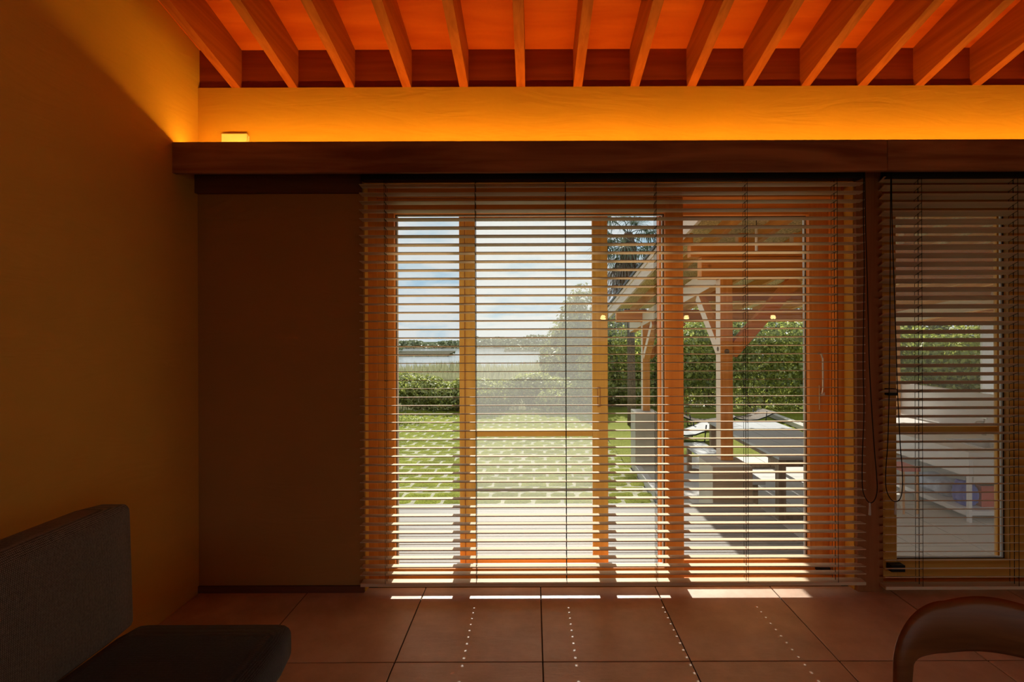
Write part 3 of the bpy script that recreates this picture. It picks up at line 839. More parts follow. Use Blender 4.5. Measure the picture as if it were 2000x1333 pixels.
V, Fc = [], []
prof = [(0.0, 0.0), (0.12, 0.75), (0.5, 1.0), (0.88, 0.75), (1.0, 0.0), (0.88, -0.75), (0.5, -1.0), (0.12, -0.75)]
for (ox, oz), (ix, iz) in zip(O, I):
    for s, tt in prof:
        x = ox + (ix - ox) * s; z = oz + (iz - oz) * s
        V.append((x, cy(x, z) + 0.014 * tt, z))
n = len(prof)
for i in range(len(O) - 1):
    for k in range(n):
        k2 = (k + 1) % n
        Fc.append((i * n + k, (i + 1) * n + k, (i + 1) * n + k2, i * n + k2))
Fc.append(tuple(range(n))); Fc.append(tuple(reversed(range((len(O) - 1) * n, len(O) * n))))
CHR = Matrix.Rotation(math.radians(-8), 4, 'Z')
def chv(V): return [Vector((1.075, 1.20, 0.012)) + (CHR @ Vector(v)) for v in V]
mesh('backrest', chv(V), Fc, M['chair_wood'], ch, smooth=True)
# seat and front legs stand nearer the viewer, below the picture's edge
bm = bmesh.new(); bmesh.ops.create_cube(bm, size=1.0)
bmesh.ops.bevel(bm, geom=[e for e in bm.edges if abs(e.verts[0].co.z - e.verts[1].co.z) > 0.5], offset=0.18, segments=6, affect='EDGES')
sv = [(v.co.x * 0.44, -0.24 + v.co.y * 0.42, 0.43 + v.co.z * 0.035) for v in bm.verts]
sfc = [tuple(v.index for v in f.verts) for f in bm.faces]; bm.free()
mesh('seat', chv(sv), sfc, M['sofa_seat'], ch, bevel=0)
for sx in (-0.19, 0.19):
    V, Fc = tubev([(sx * 1.08, -0.43, 0.0), (sx, -0.40, 0.41)], [0.013, 0.019], 10)
    mesh('leg', chv(V), Fc, M['chair_leg'], ch, smooth=True)
    V, Fc = tubev([(sx * 1.02, -0.40, 0.385), (sx * 1.10, -0.04, 0.385)], 0.013, 8)
    mesh('side_rail', chv(V), Fc, M['chair_leg'], ch, smooth=True)

# ================================================================== OUTSIDE: ground levels
ZD = -0.18      # timber deck
ZP = -0.80      # patio floor under the porch
ZG = -0.90      # lawn
gr = empty('ground', (0, 10, -1.0), 'open ground under the lawn and reeds', 'ground', kind='structure')
# lawn bed, then a bank sloping to the reeds and the lake bed
V = []; Fc = []
prof_g = [(-9, -0.98), (3.0, -0.98), (14.8, -0.98), (18.5, -2.25), (40, -2.45), (44, -3.2), (149, -3.4)]
for y, z in prof_g:
    V += [(-160, y, z), (160, y, z)]
Fc = [(2 * i, 2 * i + 1, 2 * i + 3, 2 * i + 2) for i in range(len(prof_g) - 1)]
mesh('earth', V, Fc, M['soil'], gr)
wt = mesh('lake_water', [(-300, 36, -2.6), (300, 36, -2.6), (300, 150, -2.6), (-300, 150, -2.6)], [(0, 1, 2, 3)], M['water'])
tag(wt, 'bright pale lake water beyond the reeds', 'lake', kind='structure')

# deck of boards
dk = empty('timber_deck', (-1.0, 3.7, ZD), 'weathered pale timber deck just outside the glass doors', 'deck')
yb = 3.03; nb = 10
bw = (4.46 - yb) / nb
dp = None
for k in range(nb):
    if dp is None:
        dp = box('board', -6.0, 1.955, yb + 0.003, yb + bw - 0.003, ZD - 0.03, ZD, M['deck'], dk, bevel=0.003, seg=1)
    else:
        copyobj(dp, dk, (0, bw * k, 0))
box('subframe', -5.9, 1.90, 3.05, 4.40, ZD - 0.14, ZD - 0.036, M['ledger'], dk)
box('fascia_board', -6.0, 1.955, 4.432, 4.458, ZD - 0.45, ZD - 0.034, M['deck'], dk)

# grass pavers: stone bed with grass blocks in running bond
lw = empty('grass_paving', (0, 9.5, ZG), 'lawn of grass blocks between pale stone joints beside the deck', 'lawn')
box('stone_bed', -16, 1.60, 4.47, 14.6, ZG - 0.06, ZG - 0.012, M['stone'], lw)
GW, GD = 0.40, 0.25
V, Fc = [], []
def block_verts(w, d, seed):
    r_ = random.Random(seed)
    nx, ny = 5, 3
    V, Fc = [], []
    for j in range(ny + 1):
        for i in range(nx + 1):
            u, v = i / nx * 2 - 1, j / ny * 2 - 1
            edge = max(abs(u), abs(v)) > 0.99
            x = u * w / 2 * (1 + (r_.uniform(-0.05, 0.03) if edge else 0)); y = v * d / 2 * (1 + (r_.uniform(-0.12, 0.05) if edge else 0))
            V.append((x, y, -0.012 if edge else 0.012 + r_.uniform(-0.006, 0.01)))
    for j in range(ny):
        for i in range(nx):
            a = j * (nx + 1) + i
            Fc.append((a, a + 1, a + nx + 2, a + nx + 1))
    return V, Fc
bmeshes = []
for s in range(6):
    bv, bf = block_verts(GW - 0.034, GD - 0.022, s)
    me = bpy.data.meshes.new('grass_block'); me.from_pydata(bv, [], bf); me.materials.append(M['grass'])
    me.polygons.foreach_set('use_smooth', [True] * len(me.polygons))
    bmeshes.append((me, bv, bf))
near = []
rest = []
row = 0
y = 5.95
while y < 14.5:
    off = (row % 2) * GW / 2 + random.uniform(-0.02, 0.02)
    hw = 0.30 * y + 0.2
    xk = -math.floor((hw + 6.0 if y < 6 else hw) / GW) * GW + off
    while xk < 1.70:
        vis = xk > -0.29 * y - 0.1
        (near if (y < 10.6 and vis) else rest).append((xk, y, random.uniform(-0.006, 0.004)))
        xk += GW
    y += GD; row += 1
near = near[:300] if len(near) > 300 else near
for k, (x, y, z) in enumerate(near):
    o = bpy.data.objects.new('grass_block', bmeshes[k % 6][0]); COL.objects.link(o); o.parent = lw
    o.location = Vector((x, y, ZG + z)) - WL[lw.name]; o.rotation_euler = (0, 0, random.uniform(-0.03, 0.03))
allr = set((round(a, 4), round(b, 4)) for a, b, _ in near)
V, Fc = [], []
yy = 4.6
row = 0
y = 5.95
for (x, y, z) in rest:
    bv, bf = bmeshes[random.randrange(6)][1:]
    n = len(V); V += [(x + a, y + b, ZG + z + c) for a, b, c in bv]; Fc += [tuple(i + n for i in f) for f in bf]
o = mesh('grass_blocks_beyond', V, Fc, M['grass'], lw, smooth=True); o['kind'] = 'stuff'
# open lawn on the right beyond the porch
V, Fc = [], []
nx, ny = 60, 40
for j in range(ny + 1):
    for i in range(nx + 1):
        x = 1.55 + 14 * i / nx; yy = 8.62 + 6.4 * j / ny
        V.append((x, yy, ZG + 0.01 + random.uniform(-0.02, 0.02)))
for j in range(ny):
    for i in range(nx):
        a = j * (nx + 1) + i; Fc.append((a, a + 1, a + nx + 2, a + nx + 1))
lo = mesh('lawn', V, Fc, M['grass'], smooth=True)
tag(lo, 'smooth sunlit lawn beyond the covered patio', 'lawn', kind='stuff')

# patio floor tiles
pf = box('patio_floor', 1.72, 9.5, 2.96, 8.6, ZP - 0.2, ZP - 0.006, M['conc'])
tag(pf, 'pale tiled patio floor under the timber porch', 'patio', kind='structure')
tp = None
for i in range(13):
    for j in range(9):
        x0, y0 = 1.98 + 0.6 * i, 3.2 + 0.6 * j
        if x0 > 9.4 or y0 > 8.55: continue
        if tp is None:
            tp = box('patio_tile', x0 + 0.005, x0 + 0.595, y0 + 0.005, y0 + 0.595, ZP - 0.012, ZP, M['patio'], pf); tp0 = (x0, y0)
        else:
            copyobj(tp, pf, (x0 - tp0[0], y0 - tp0[1], 0))
kb = box('kerb', 1.62, 1.715, 4.95, 8.02, ZG - 0.06, ZP + 0.004, M['conc2'], bevel=0.006)
tag(kb, 'low grey concrete kerb between the two pedestals', 'kerb')
p1 = box('pedestal', 1.618, 1.98, 4.55, 4.93, ZG - 0.06, 0.112, M['conc'], bevel=0.008)
tag(p1, 'large concrete pedestal carrying the nearer porch post', 'pedestal', 'concrete pedestals under the porch posts')
p2 = box('pedestal', 1.628, 1.99, 8.05, 8.42, ZG - 0.06, 0.052, M['conc'], bevel=0.008)
tag(p2, 'concrete pedestal carrying the far porch post beside the lawn', 'pedestal', 'concrete pedestals under the porch posts')
# path edge
V = [P(1478, 801, 13.9), P(1500, 803, 13.4), P(1600, 838, 10.9), P(1580, 838, 10.9)]
pe = [Vector((v.x, v.y, ZG + 0.03)) for v in V] + [Vector((v.x, v.y, ZG + 0.13)) for v in V]
pe = mesh('path_edge', pe, BF, M['conc'])
tag(pe, 'pale concrete path edge crossing the lawn by the hedge', 'path edge')

# ================================================================== PORCH
po = empty('timber_porch', (3.5, 6.3, ZP), 'open timber porch with orange posts, braces and a sloping roof', 'porch')
YE, RX0, RX1 = 9.4, 1.404, 8.8
def zt(y): return 1.7925 + 0.134 * (YE - y)       # top of the roof boarding
YN = 3.10
slopebox('roof_sheet', RX0 - 0.03, RX1, YN, YE + 0.05, zt(YN) + 0.004, zt(YE + 0.05) + 0.004, 0.035, M['roofm'], po)
pxs = [RX0 + 0.032, 3.2, 5.0, 6.8, RX1]
for i in range(4):
    for (ya, yb_) in ((YN, 5.0), (5.0, 6.9), (6.9, YE)):
        slopebox('roof_panel', pxs[i] + 0.002, pxs[i + 1] - 0.002, ya + 0.002, yb_ - 0.002, zt(ya) - 0.018, zt(yb_) - 0.018, 0.018, M['osb'], po)
slopebox('barge_board', RX0, RX0 + 0.03, YN, YE, zt(YN) - 0.20, zt(YE) - 0.20, 0.20, M['barge'], po)
slopebox('barge_cap', RX0 - 0.012, RX0 - 0.001, YN, YE, zt(YN) - 0.05, zt(YE) - 0.05, 0.05, M['barge'], po)
RH = 0.115
rp = None
for k in range(17):
    x0 = 1.80 + 0.455 * k - 0.0
    if x0 > RX1 - 0.1: break
    if rp is None:
        rp = slopebox('rafter', x0, x0 + 0.06, YN, YE - 0.05, zt(YN) - 0.0185 - RH, zt(YE - 0.05) - 0.0185 - RH, RH, M['porch_raf'], po); rp0 = x0
    else:
        copyobj(rp, po, (x0 - rp0, 0, 0))
def pbox(nm, *a, m='porch_x', bev=0.004): return box(nm, *a, M[m], po, bevel=bev, seg=1)
NY = 4.78
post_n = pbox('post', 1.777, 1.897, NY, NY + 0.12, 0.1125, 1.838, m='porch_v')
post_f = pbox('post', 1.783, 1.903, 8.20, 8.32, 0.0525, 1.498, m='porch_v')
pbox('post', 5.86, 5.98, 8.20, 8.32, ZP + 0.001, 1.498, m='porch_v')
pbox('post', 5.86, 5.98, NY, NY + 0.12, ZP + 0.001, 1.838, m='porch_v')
# beams
pbox('beam', 1.60, 8.6, NY + 0.0, NY + 0.12, 1.840, 2.045)
pbox('beam', 1.50, 8.6, NY + 0.01, NY + 0.11, 2.050, 2.165)
pbox('beam', 1.36, 8.6, 8.20, 8.32, 1.50, 1.66)
pbox('beam', 1.50, 8.6, 8.22, 8.30, 1.662, 1.70)
pbox('beam', 1.66, 8.6, 6.45, 6.56, 1.73, 1.90)
for (x0, x1) in ((1.782, 1.892), (5.865, 5.975)):
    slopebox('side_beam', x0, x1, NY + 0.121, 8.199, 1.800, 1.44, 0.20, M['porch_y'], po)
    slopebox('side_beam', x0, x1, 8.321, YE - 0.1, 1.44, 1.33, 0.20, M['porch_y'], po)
# strut blocks between the near beam and the roof
for x0 in (1.43, 1.96, 2.485, 3.01, 3.54):
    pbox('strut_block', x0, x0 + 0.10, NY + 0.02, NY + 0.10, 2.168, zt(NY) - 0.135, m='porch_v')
# braces
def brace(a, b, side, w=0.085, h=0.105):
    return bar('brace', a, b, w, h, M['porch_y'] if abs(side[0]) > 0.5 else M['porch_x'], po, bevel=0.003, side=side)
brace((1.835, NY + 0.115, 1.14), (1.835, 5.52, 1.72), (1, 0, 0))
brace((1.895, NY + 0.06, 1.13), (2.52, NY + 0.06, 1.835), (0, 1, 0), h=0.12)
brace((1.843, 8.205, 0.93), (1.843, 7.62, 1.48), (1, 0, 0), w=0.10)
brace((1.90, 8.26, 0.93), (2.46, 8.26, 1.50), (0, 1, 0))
# bolts on the near post and beam
for (x, z, par) in ((1.838, 1.148, post_n),):
    V, Fc = tubev([(x, NY - 0.004, z), (x, NY + 0.004, z)], 0.024, 14)
    mesh('bolt', V, Fc, M['bark'], par)
V, Fc = tubev([(1.773, NY + 0.06, 1.17), (1.78, NY + 0.06, 1.17)], 0.022, 14)
mesh('bolt', V, Fc, M['bark'], post_n)
# hanging tube
c = P(1478, 470, 4.5)
ht = empty('hanging_tube', c, 'slim silvery tube hanging from the porch roof', 'tube light')
V, Fc = tubev([c + Vector((0, 0, 0.105)), c + Vector((0, 0, -0.1))], 0.012, 12)
mesh('tube', V, Fc, M['offwhite'], ht, smooth=True)
V, Fc = tubev([Vector((c.x, c.y, zt(c.y) - 0.02)), c + Vector((0, 0, 0.1))], 0.003, 6)
mesh('cable', V, Fc, M['black'], ht)

# ================================================================== PATIO FURNITURE
tb = empty('patio_table', (3.28, 6.84, ZP), 'long grey-topped patio table standing under the porch', 'table')
for (a, b_) in ((2.77, 3.112), (3.118, 3.457), (3.463, 3.80)):
    box('top_board', a, b_, 5.68, 8.0, -0.115, -0.082, M['tabletop'], tb, bevel=0.003, seg=1)
box('apron', 2.83, 2.86, 5.76, 7.92, -0.185, -0.118, M['tablewood'], tb)
box('apron', 3.71, 3.74, 5.76, 7.92, -0.185, -0.118, M['tablewood'], tb)
for yy in (5.70, 7.86):
    box('apron', 2.86, 3.71, yy + 0.01, yy + 0.04, -0.20, -0.118, M['tablewood'], tb)
    for xx in (2.775, 3.70):
        box('leg', xx, xx + 0.085, yy, yy + 0.09, ZP + 0.002, -0.117, M['tablewood'], tb, bevel=0.004, seg=1)
    box('foot_rail', 2.862, 3.698, yy + 0.01, yy + 0.07, ZP + 0.002, ZP + 0.07, M['tablewood'], tb, bevel=0.003, seg=1)
bn = empty('patio_bench', (2.48, 6.8, ZP), 'grey plank bench beside the patio table', 'bench')
for (a, b_) in ((2.31, 2.477), (2.483, 2.65)):
    box('seat_board', a, b_, 5.75, 7.82, -0.415, -0.382, M['tabletop'], bn, bevel=0.003, seg=1)
for yy in (5.9, 7.6):
    for xx in (2.33, 2.57):
        box('leg', xx, xx + 0.06, yy, yy + 0.06, ZP + 0.002, -0.418, M['tablewood'], bn)
    box('foot_rail', 2.39, 2.57, yy + 0.005, yy + 0.055, ZP + 0.002, ZP + 0.06, M['tablewood'], bn)

def lounger(x, y, yaw, label, smat):
    R = Matrix.Translation((x, y, ZG + 0.01)) @ Matrix.Rotation(yaw, 4, 'Z')
    L = empty('lounge_chair', (x, y, ZG + 0.01), label, 'lounge chair', 'loungers on the lawn')
    # profile of the sling in its own x-z plane
    pr = [(-0.62, 0.33), (-0.50, 0.27), (-0.30, 0.20), (-0.05, 0.17), (0.15, 0.18), (0.35, 0.24), (0.52, 0.31), (0.62, 0.34)]
    V, Fc = [], []
    for (a, z) in pr:
        for (yy, dz) in ((-0.26, 0), (0.26, 0), (0.26, -0.02), (-0.26, -0.02)):
            V.append(R @ Vector((a, yy, z + dz)))
    for i in range(len(pr) - 1):
        for k in range(4):
            k2 = (k + 1) % 4
            Fc.append((i * 4 + k, i * 4 + k2, (i + 1) * 4 + k2, (i + 1) * 4 + k))
    Fc += [(3, 2, 1, 0), tuple(range(len(V) - 4, len(V)))]
    mesh('sling', V, Fc, smat, L, smooth=False)
    for yy in (-0.27, 0.27):
        V, Fc = tubev([R @ Vector((a, yy, z - 0.01)) for a, z in pr], 0.016, 6)
        mesh('side_frame', V, Fc, M['black'], L, smooth=True)
        V, Fc = tubev([R @ Vector((-0.48, yy, 0.31)), R @ Vector((-0.36, yy, 0.02)), R @ Vector((0.0, yy, 0.0)), R @ Vector((0.34, yy, 0.02)), R @ Vector((0.38, yy, 0.36))], 0.014, 6)
        mesh('leg_frame', V, Fc, M['black'], L, smooth=True)
    return L
lounger(3.05, 10.3, math.radians(8), 'pale sling lounge chair on the lawn behind the bench', M['sling'])
lounger(5.05, 12.0, math.radians(8), 'dark woven lounge chair on the lawn beyond the table end', M['wicker'])
lounger(3.95, 11.6, math.radians(172), 'dark woven lounge chair half hidden behind the near porch post', M['wicker'])

# ================================================================== OUTDOOR KITCHEN (right window)
KX0, KX1, KY0, KY1 = 4.84, 6.0, 5.6, 8.6
kt = empty('kitchen_counter', (5.4, 7.1, ZP), 'pale concrete outdoor kitchen counter seen through the right-hand window', 'counter')
V, Fc = plate([KX0, KX0 + 0.32, KX1 - 0.26, KX1], [KY0, KY0 + 0.16, KY0 + 0.74, KY1], lambda i, j: not (i == 1 and j == 1), -0.09, -0.02)
mesh('worktop', V, Fc, M['kitchen'], kt)
box('apron', KX0, KX0 + 0.05, KY0, KY1, -0.29, -0.0905, M['offwhite'], kt)
box('end_apron', KX0 + 0.052, KX1, KY0, KY0 + 0.06, -0.36, -0.0905, M['kitchen'], kt)
box('corner_leg', KX0, KX0 + 0.035, KY0, KY0 + 0.035, ZP + 0.001, -0.2905, M['offwhite'], kt)
box('corner_leg', KX1 - 0.05, KX1, KY0, KY0 + 0.035, ZP + 0.001, -0.3605, M['offwhite'], kt)
box('end_panel', KX0 + 0.052, KX1, KY1 - 0.07, KY1, ZP + 0.001, -0.0905, M['kitchen'], kt)
box('shelf', KX0, KX1 - 0.01, KY0 + 0.04, KY1 - 0.072, -0.735, -0.685, M['offwhite'], kt)
box('back_panel', KX1 + 0.001, KX1 + 0.10, KY0, KY1, ZP + 0.001, 0.49, M['kitchen'], kt)
bs = empty('sink_basin', (5.42, 6.05, -0.3), 'white sink basin set in the outdoor counter', 'sink')
V, Fc = plate([KX0 + 0.322, KX0 + 0.36, KX1 - 0.30, KX1 - 0.262], [KY0 + 0.162, KY0 + 0.20, KY0 + 0.70, KY0 + 0.738], lambda i, j: not (i == 1 and j == 1), -0.26, -0.015)
mesh('basin_wall', V, Fc, M['basin'], bs)
box('basin_floor', KX0 + 0.33, KX1 - 0.27, KY0 + 0.17, KY0 + 0.73, -0.285, -0.262, M['basin'], bs)
V, Fc = tubev([(5.42, 6.04, -0.2615), (5.42, 6.04, -0.2575)], 0.045, 14)
mesh('drain', V, Fc, M['steel'], bs)
def faucet(x, y, label):
    f = empty('faucet', (x, y, -0.019), label, 'faucet', 'faucets on the outdoor counter')
    V, Fc = tubev([(x, y, -0.0185), (x, y, 0.0), (x, y, 0.11), (x - 0.02, y, 0.15), (x - 0.08, y, 0.155), (x - 0.13, y, 0.13)], [0.026, 0.018, 0.016, 0.015, 0.013, 0.012], 10)
    mesh('spout', V, Fc, M['steel'], f, smooth=True)
    V, Fc = tubev([(x, y, 0.15), (x, y, 0.19)], 0.012, 8)
    mesh('stem', V, Fc, M['steel'], f, smooth=True)
    bar('handle', (x, y - 0.045, 0.2), (x, y + 0.045, 0.2), 0.016, 0.014, M['steel'], f)
faucet(5.86, 6.55, 'left steel faucet with cross handle on the counter')
faucet(5.88, 6.05, 'right steel faucet beside the sink basin')
bt = empty('soap_bottle', (5.87, 6.38, -0.019), 'small dark round-topped bottle between the faucets', 'bottle')
V, Fc = tubev([(5.87, 6.38, -0.019), (5.87, 6.38, 0.10), (5.87, 6.38, 0.12)], [0.03, 0.03, 0.012], 12)
mesh('body', V, Fc, M['basin'], bt, smooth=True)
V, Fc = tubev([(5.87, 6.38, 0.12), (5.87, 6.38, 0.13), (5.87, 6.38, 0.17), (5.87, 6.38, 0.18)], [0.014, 0.032, 0.032, 0.02], 12)
mesh('cap', V, Fc, M['bark'], bt, smooth=True)

def bag(name, c, s, mat, label, cat='bag'):
    bm = bmesh.new(); bmesh.ops.create_icosphere(bm, subdivisions=4, radius=1.0)
    r_ = random.Random(len(label) * 7)
    ph = [r_.uniform(0, 6) for _ in range(6)]
    for v in bm.verts:
        p = v.co.copy()
        k = 1 + 0.10 * math.sin(5 * p.x + ph[0]) * math.sin(4 * p.z + ph[1]) + 0.07 * math.sin(9 * p.y + ph[2]) + 0.04 * math.sin(17 * p.z + 9 * p.x + ph[3])
        q = Vector([math.copysign(abs(t_) ** 0.6, t_) for t_ in p]) * k
        v.co = Vector((q.x * s[0], q.y * s[1], max(q.z, -0.92) * s[2]))
    me = bpy.data.meshes.new(name); bm.to_mesh(me); bm.free()
    me.polygons.foreach_set('use_smooth', [True] * len(me.polygons))
    o = link_mesh(name, me, mat, None, c)
    return tag(o, label, cat)
def on_shelf(x, y_px, Y, hz): 
    p = P(x, y_px, Y); return p
bag('carrier_bag', (5.08, 6.32, -0.683 + 0.10), (0.14, 0.26, 0.105), M['paleblue'], 'crumpled pale blue bag lying on the counter shelf')
bag('carrier_bag', (5.02, 5.86, -0.683 + 0.13), (0.085, 0.10, 0.14), M['blue'], 'deep blue bag standing on the counter shelf')
ct = empty('plastic_crate', (5.22, 5.86, -0.684), 'red plastic crate on the near end of the counter shelf', 'crate')
V, Fc = [], []
ZC = -0.684
for (z, w) in ((ZC, 0.085), (ZC + 0.22, 0.095), (ZC + 0.228, 0.102), (ZC + 0.245, 0.102)):
    V += [(5.22 - w, 5.86 - w, z), (5.22 + w, 5.86 - w, z), (5.22 + w, 5.86 + w, z), (5.22 - w, 5.86 + w, z)]
for i in range(3):
    for k in range(4):
        k2 = (k + 1) % 4; Fc.append((i * 4 + k, i * 4 + k2, (i + 1) * 4 + k2, (i + 1) * 4 + k))
Fc += [(3, 2, 1, 0), (12, 13, 14, 15)]
mesh('body', V, Fc, M['red'], ct)
mesh('lid', boxv(5.115, 5.325, 5.755, 5.965, ZC + 0.2455, ZC + 0.285), BF, M['black'], ct, bevel=0.008)
so = empty('wooden_stool', (5.45, 7.4, ZP), 'wooden stool with a red seat standing left of the counter', 'stool')
c = Vector((4.50, 6.15, 0))
mesh('seat', boxv(4.28, 4.50, 5.85, 6.15, ZP + 0.50, ZP + 0.545), BF, M['red'], so, bevel=0.012)
for xx in (4.295, 4.455):
    for yy in (5.865, 6.105):
        mesh('leg', boxv(xx, xx + 0.03, yy, yy + 0.03, ZP + 0.001, ZP + 0.499), BF, M['porch_v'], so, bevel=0.003, seg=1)
c = P(1931, 628, 9.2)
wbd = box('white_board', c.x - 0.12, c.x + 0.12, 9.2, 9.24, ZG + 0.02, c.z + 0.22, M['offwhite'], bevel=0.004)
tag(wbd, 'tall white panel standing among the shrubs behind the counter', 'panel')

# ================================================================== PLANTS
def leaf_mesh(name, centers, sizes, dirs, mat, parent, aspect=0.55):
    """one folded leaf (two triangles pairs) for each centre; dirs = facing normals"""
    n = len(centers)
    nrm = dirs / np.linalg.norm(dirs, axis=1, keepdims=True)
    a = rng.normal(size=(n, 3)); a -= nrm * (a * nrm).sum(1, keepdims=True); a /= np.linalg.norm(a, axis=1, keepdims=True)
    b = np.cross(nrm, a)
    s = sizes[:, None]
    p0 = centers - a * s * 0.5
    p1 = centers + b * s * aspect * 0.5 + nrm * s * 0.08
    p2 = centers + a * s * 0.5 - nrm * s * 0.1
    p3 = centers - b * s * aspect * 0.5 + nrm * s * 0.08
    V = np.stack([p0, p1, p2, p3], 1).reshape(-1, 3)
    c = (V.min(0) + V.max(0)) / 2; c[2] = V[:, 2].min()
    V = V - c
    me = bpy.data.meshes.new(name)
    me.vertices.add(4 * n); me.vertices.foreach_set('co', V.ravel())
    me.loops.add(4 * n); me.loops.foreach_set('vertex_index', np.arange(4 * n))
    me.polygons.add(n); me.polygons.foreach_set('loop_start', np.arange(n) * 4); me.polygons.foreach_set('loop_total', np.full(n, 4))
    me.update(calc_edges=True); me.validate()
    o = link_mesh(name, me, mat, parent, c)
    o['kind'] = 'stuff'
    return o

def shrub(name, base, rx, ry, h, n, size, mat, label, cat, group, stems=3, lumps=9, low=0.0):
    base = Vector(base)
    s = empty(name, base, label, cat, group)
    lc = []
    for k in range(lumps):
        lc.append((rng.uniform(-0.62, 0.62) * rx, rng.uniform(-0.6, 0.6) * ry, (low + (1 - low) * rng.uniform(0.18, 0.80)) * h, rng.uniform(0.30, 0.46)))
    lc.append((0, 0, 0.5 * h, 0.6))
    per = n // len(lc)
    C, D = [], []
    for (x, y, z, r) in lc:
        u = rng.normal(size=(per, 3)); u /= np.linalg.norm(u, axis=1, keepdims=True)
        rad = rng.uniform(0.72, 1.06, size=(per, 1))
        e = u * rad * np.array([r * rx * 1.15, r * ry * 1.15, r * h * 0.75])
        C.append(e + np.array([x, y, z])); D.append(u + rng.normal(size=(per, 3)) * 0.55 + np.array([0, 0, 0.35]))
    C = np.concatenate(C); D = np.concatenate(D)
    keep = C[:, 2] > 0.02
    C, D = C[keep], D[keep]
    C = C + np.array(base)
    leaf_mesh('foliage', C, rng.uniform(0.65, 1.3, size=len(C)) * size, D, mat, s)
    for k in range(stems):
        a = rng.uniform(0, 6.28); q = base + Vector((math.cos(a) * rx * 0.12, math.sin(a) * ry * 0.12, 0))
        t_ = base + Vector((math.cos(a) * rx * 0.5, math.sin(a) * ry * 0.5, h * 0.62))
        V, Fc = tubev([q, (q + t_) / 2 + Vector((0, 0, h * 0.06)), t_], [0.03, 0.022, 0.012], 6)
        mesh('stem', V, Fc, M['bark'], s, smooth=True)
    return s

GZ = ZG - 0.02
# tall hedge behind the lawn and porch
hed = [
    (2.75, 15.6, 1.5, 1.2, 2.75, 'bushy green shrub left of the palm trunk'),
    (3.95, 14.9, 1.4, 1.1, 2.9, 'bushy green shrub between palm trunk and near porch post'),
    (5.25, 15.0, 1.4, 1.1, 3.0, 'dense green shrub just left of the near porch post'),
    (6.55, 14.8, 1.4, 1.1, 3.1, 'dense green shrub just right of the near porch post'),
    (7.85, 14.6, 1.4, 1.1, 3.1, 'sunlit green shrub by the right door stile'),
    (9.3, 13.6, 1.5, 1.2, 3.2, 'green shrub behind the post between the blinds'),
    (10.4, 12.9, 1.5, 1.2, 2.6, 'leafy shrub left behind the outdoor kitchen'),
    (11.6, 12.6, 1.5, 1.2, 2.6, 'leafy shrub in the middle behind the outdoor kitchen'),
    (13.0, 12.6, 1.6, 1.2, 2.8, 'leafy shrub right behind the outdoor kitchen'),
]
for (x, y, rx, ry, h, lab) in hed:
    shrub('hedge_shrub', (x, y, GZ), rx, ry * 0.75, h * 0.93, 6400, 0.12, M['leaf'], lab, 'shrub', 'tall shrubs along the garden edge', stems=4, lumps=13)
# second row to close gaps
for (x, y, h, lab) in ((3.4, 21.0, 5.1, 'dark tree behind the hedge left of the near porch post'), (7.6, 21.0, 5.2, 'dark tree behind the hedge beyond the patio table'), (11.8, 21.0, 5.4, 'dark tree behind the hedge left of the outdoor kitchen'), (16.0, 21.0, 5.4, 'dark tree behind the hedge at the far right')):
    shrub('background_tree', (x, y, -2.25), 2.9, 1.2, h, 9000, 0.2, M['leaf3'], lab, 'tree', 'trees behind the hedge', stems=2, lumps=13)
# trees stepping down to the lake
for (x, y, rx, h, lab) in ((2.0, 17.0, 1.2, 3.55, 'rounded tree rising behind the screen door right stile'), (1.5, 19.0, 1.0, 2.35, 'lower bush stepping down toward the lake'), (1.35, 23.0, 1.1, 1.9, 'small bush at the end of the tree line by the water')):
    zb = -0.95 if y < 15 else (-0.98 - (y - 14.8) * 0.343 if y < 18.5 else -2.27)
    shrub('lakeside_bush', (x, y, zb), rx, 1.2, h - (zb + 0.95) , 9500, 0.17, M['leaf3'], lab, 'bush', 'bushes stepping down to the lake', stems=3, lumps=11)
# low bushes along the lawn's far edge
for k, (x, lab) in enumerate(((-4.6, 'low bush at the left edge of the window view'), (-3.3, 'low green bush left behind the lawn'), (-2.1, 'low green bush behind the lawn beside the left screen stile'), (-0.9, 'low bush left of centre behind the insect screen'), (0.2, 'low bush in the middle behind the insect screen'), (1.3, 'low bush right of centre behind the insect screen'))):
    shrub('low_bush', (x, 14.7 + 0.25 * math.sin(k * 2.1), GZ), 1.25, 0.7, 0.92 + 0.10 * math.sin(k * 1.7), 6500, 0.10, M['leaf2'], lab, 'bush', 'low bushes along the far lawn edge', stems=2, lumps=9)
# front fringe at the far lawn corner
shrub('weed_patch', (-3.55, 12.3, GZ), 0.9, 0.6, 0.26, 1500, 0.06, M['leaf2'], 'patch of low grey-green weeds on the lawn at the left', 'plant', None, stems=1, lumps=7)

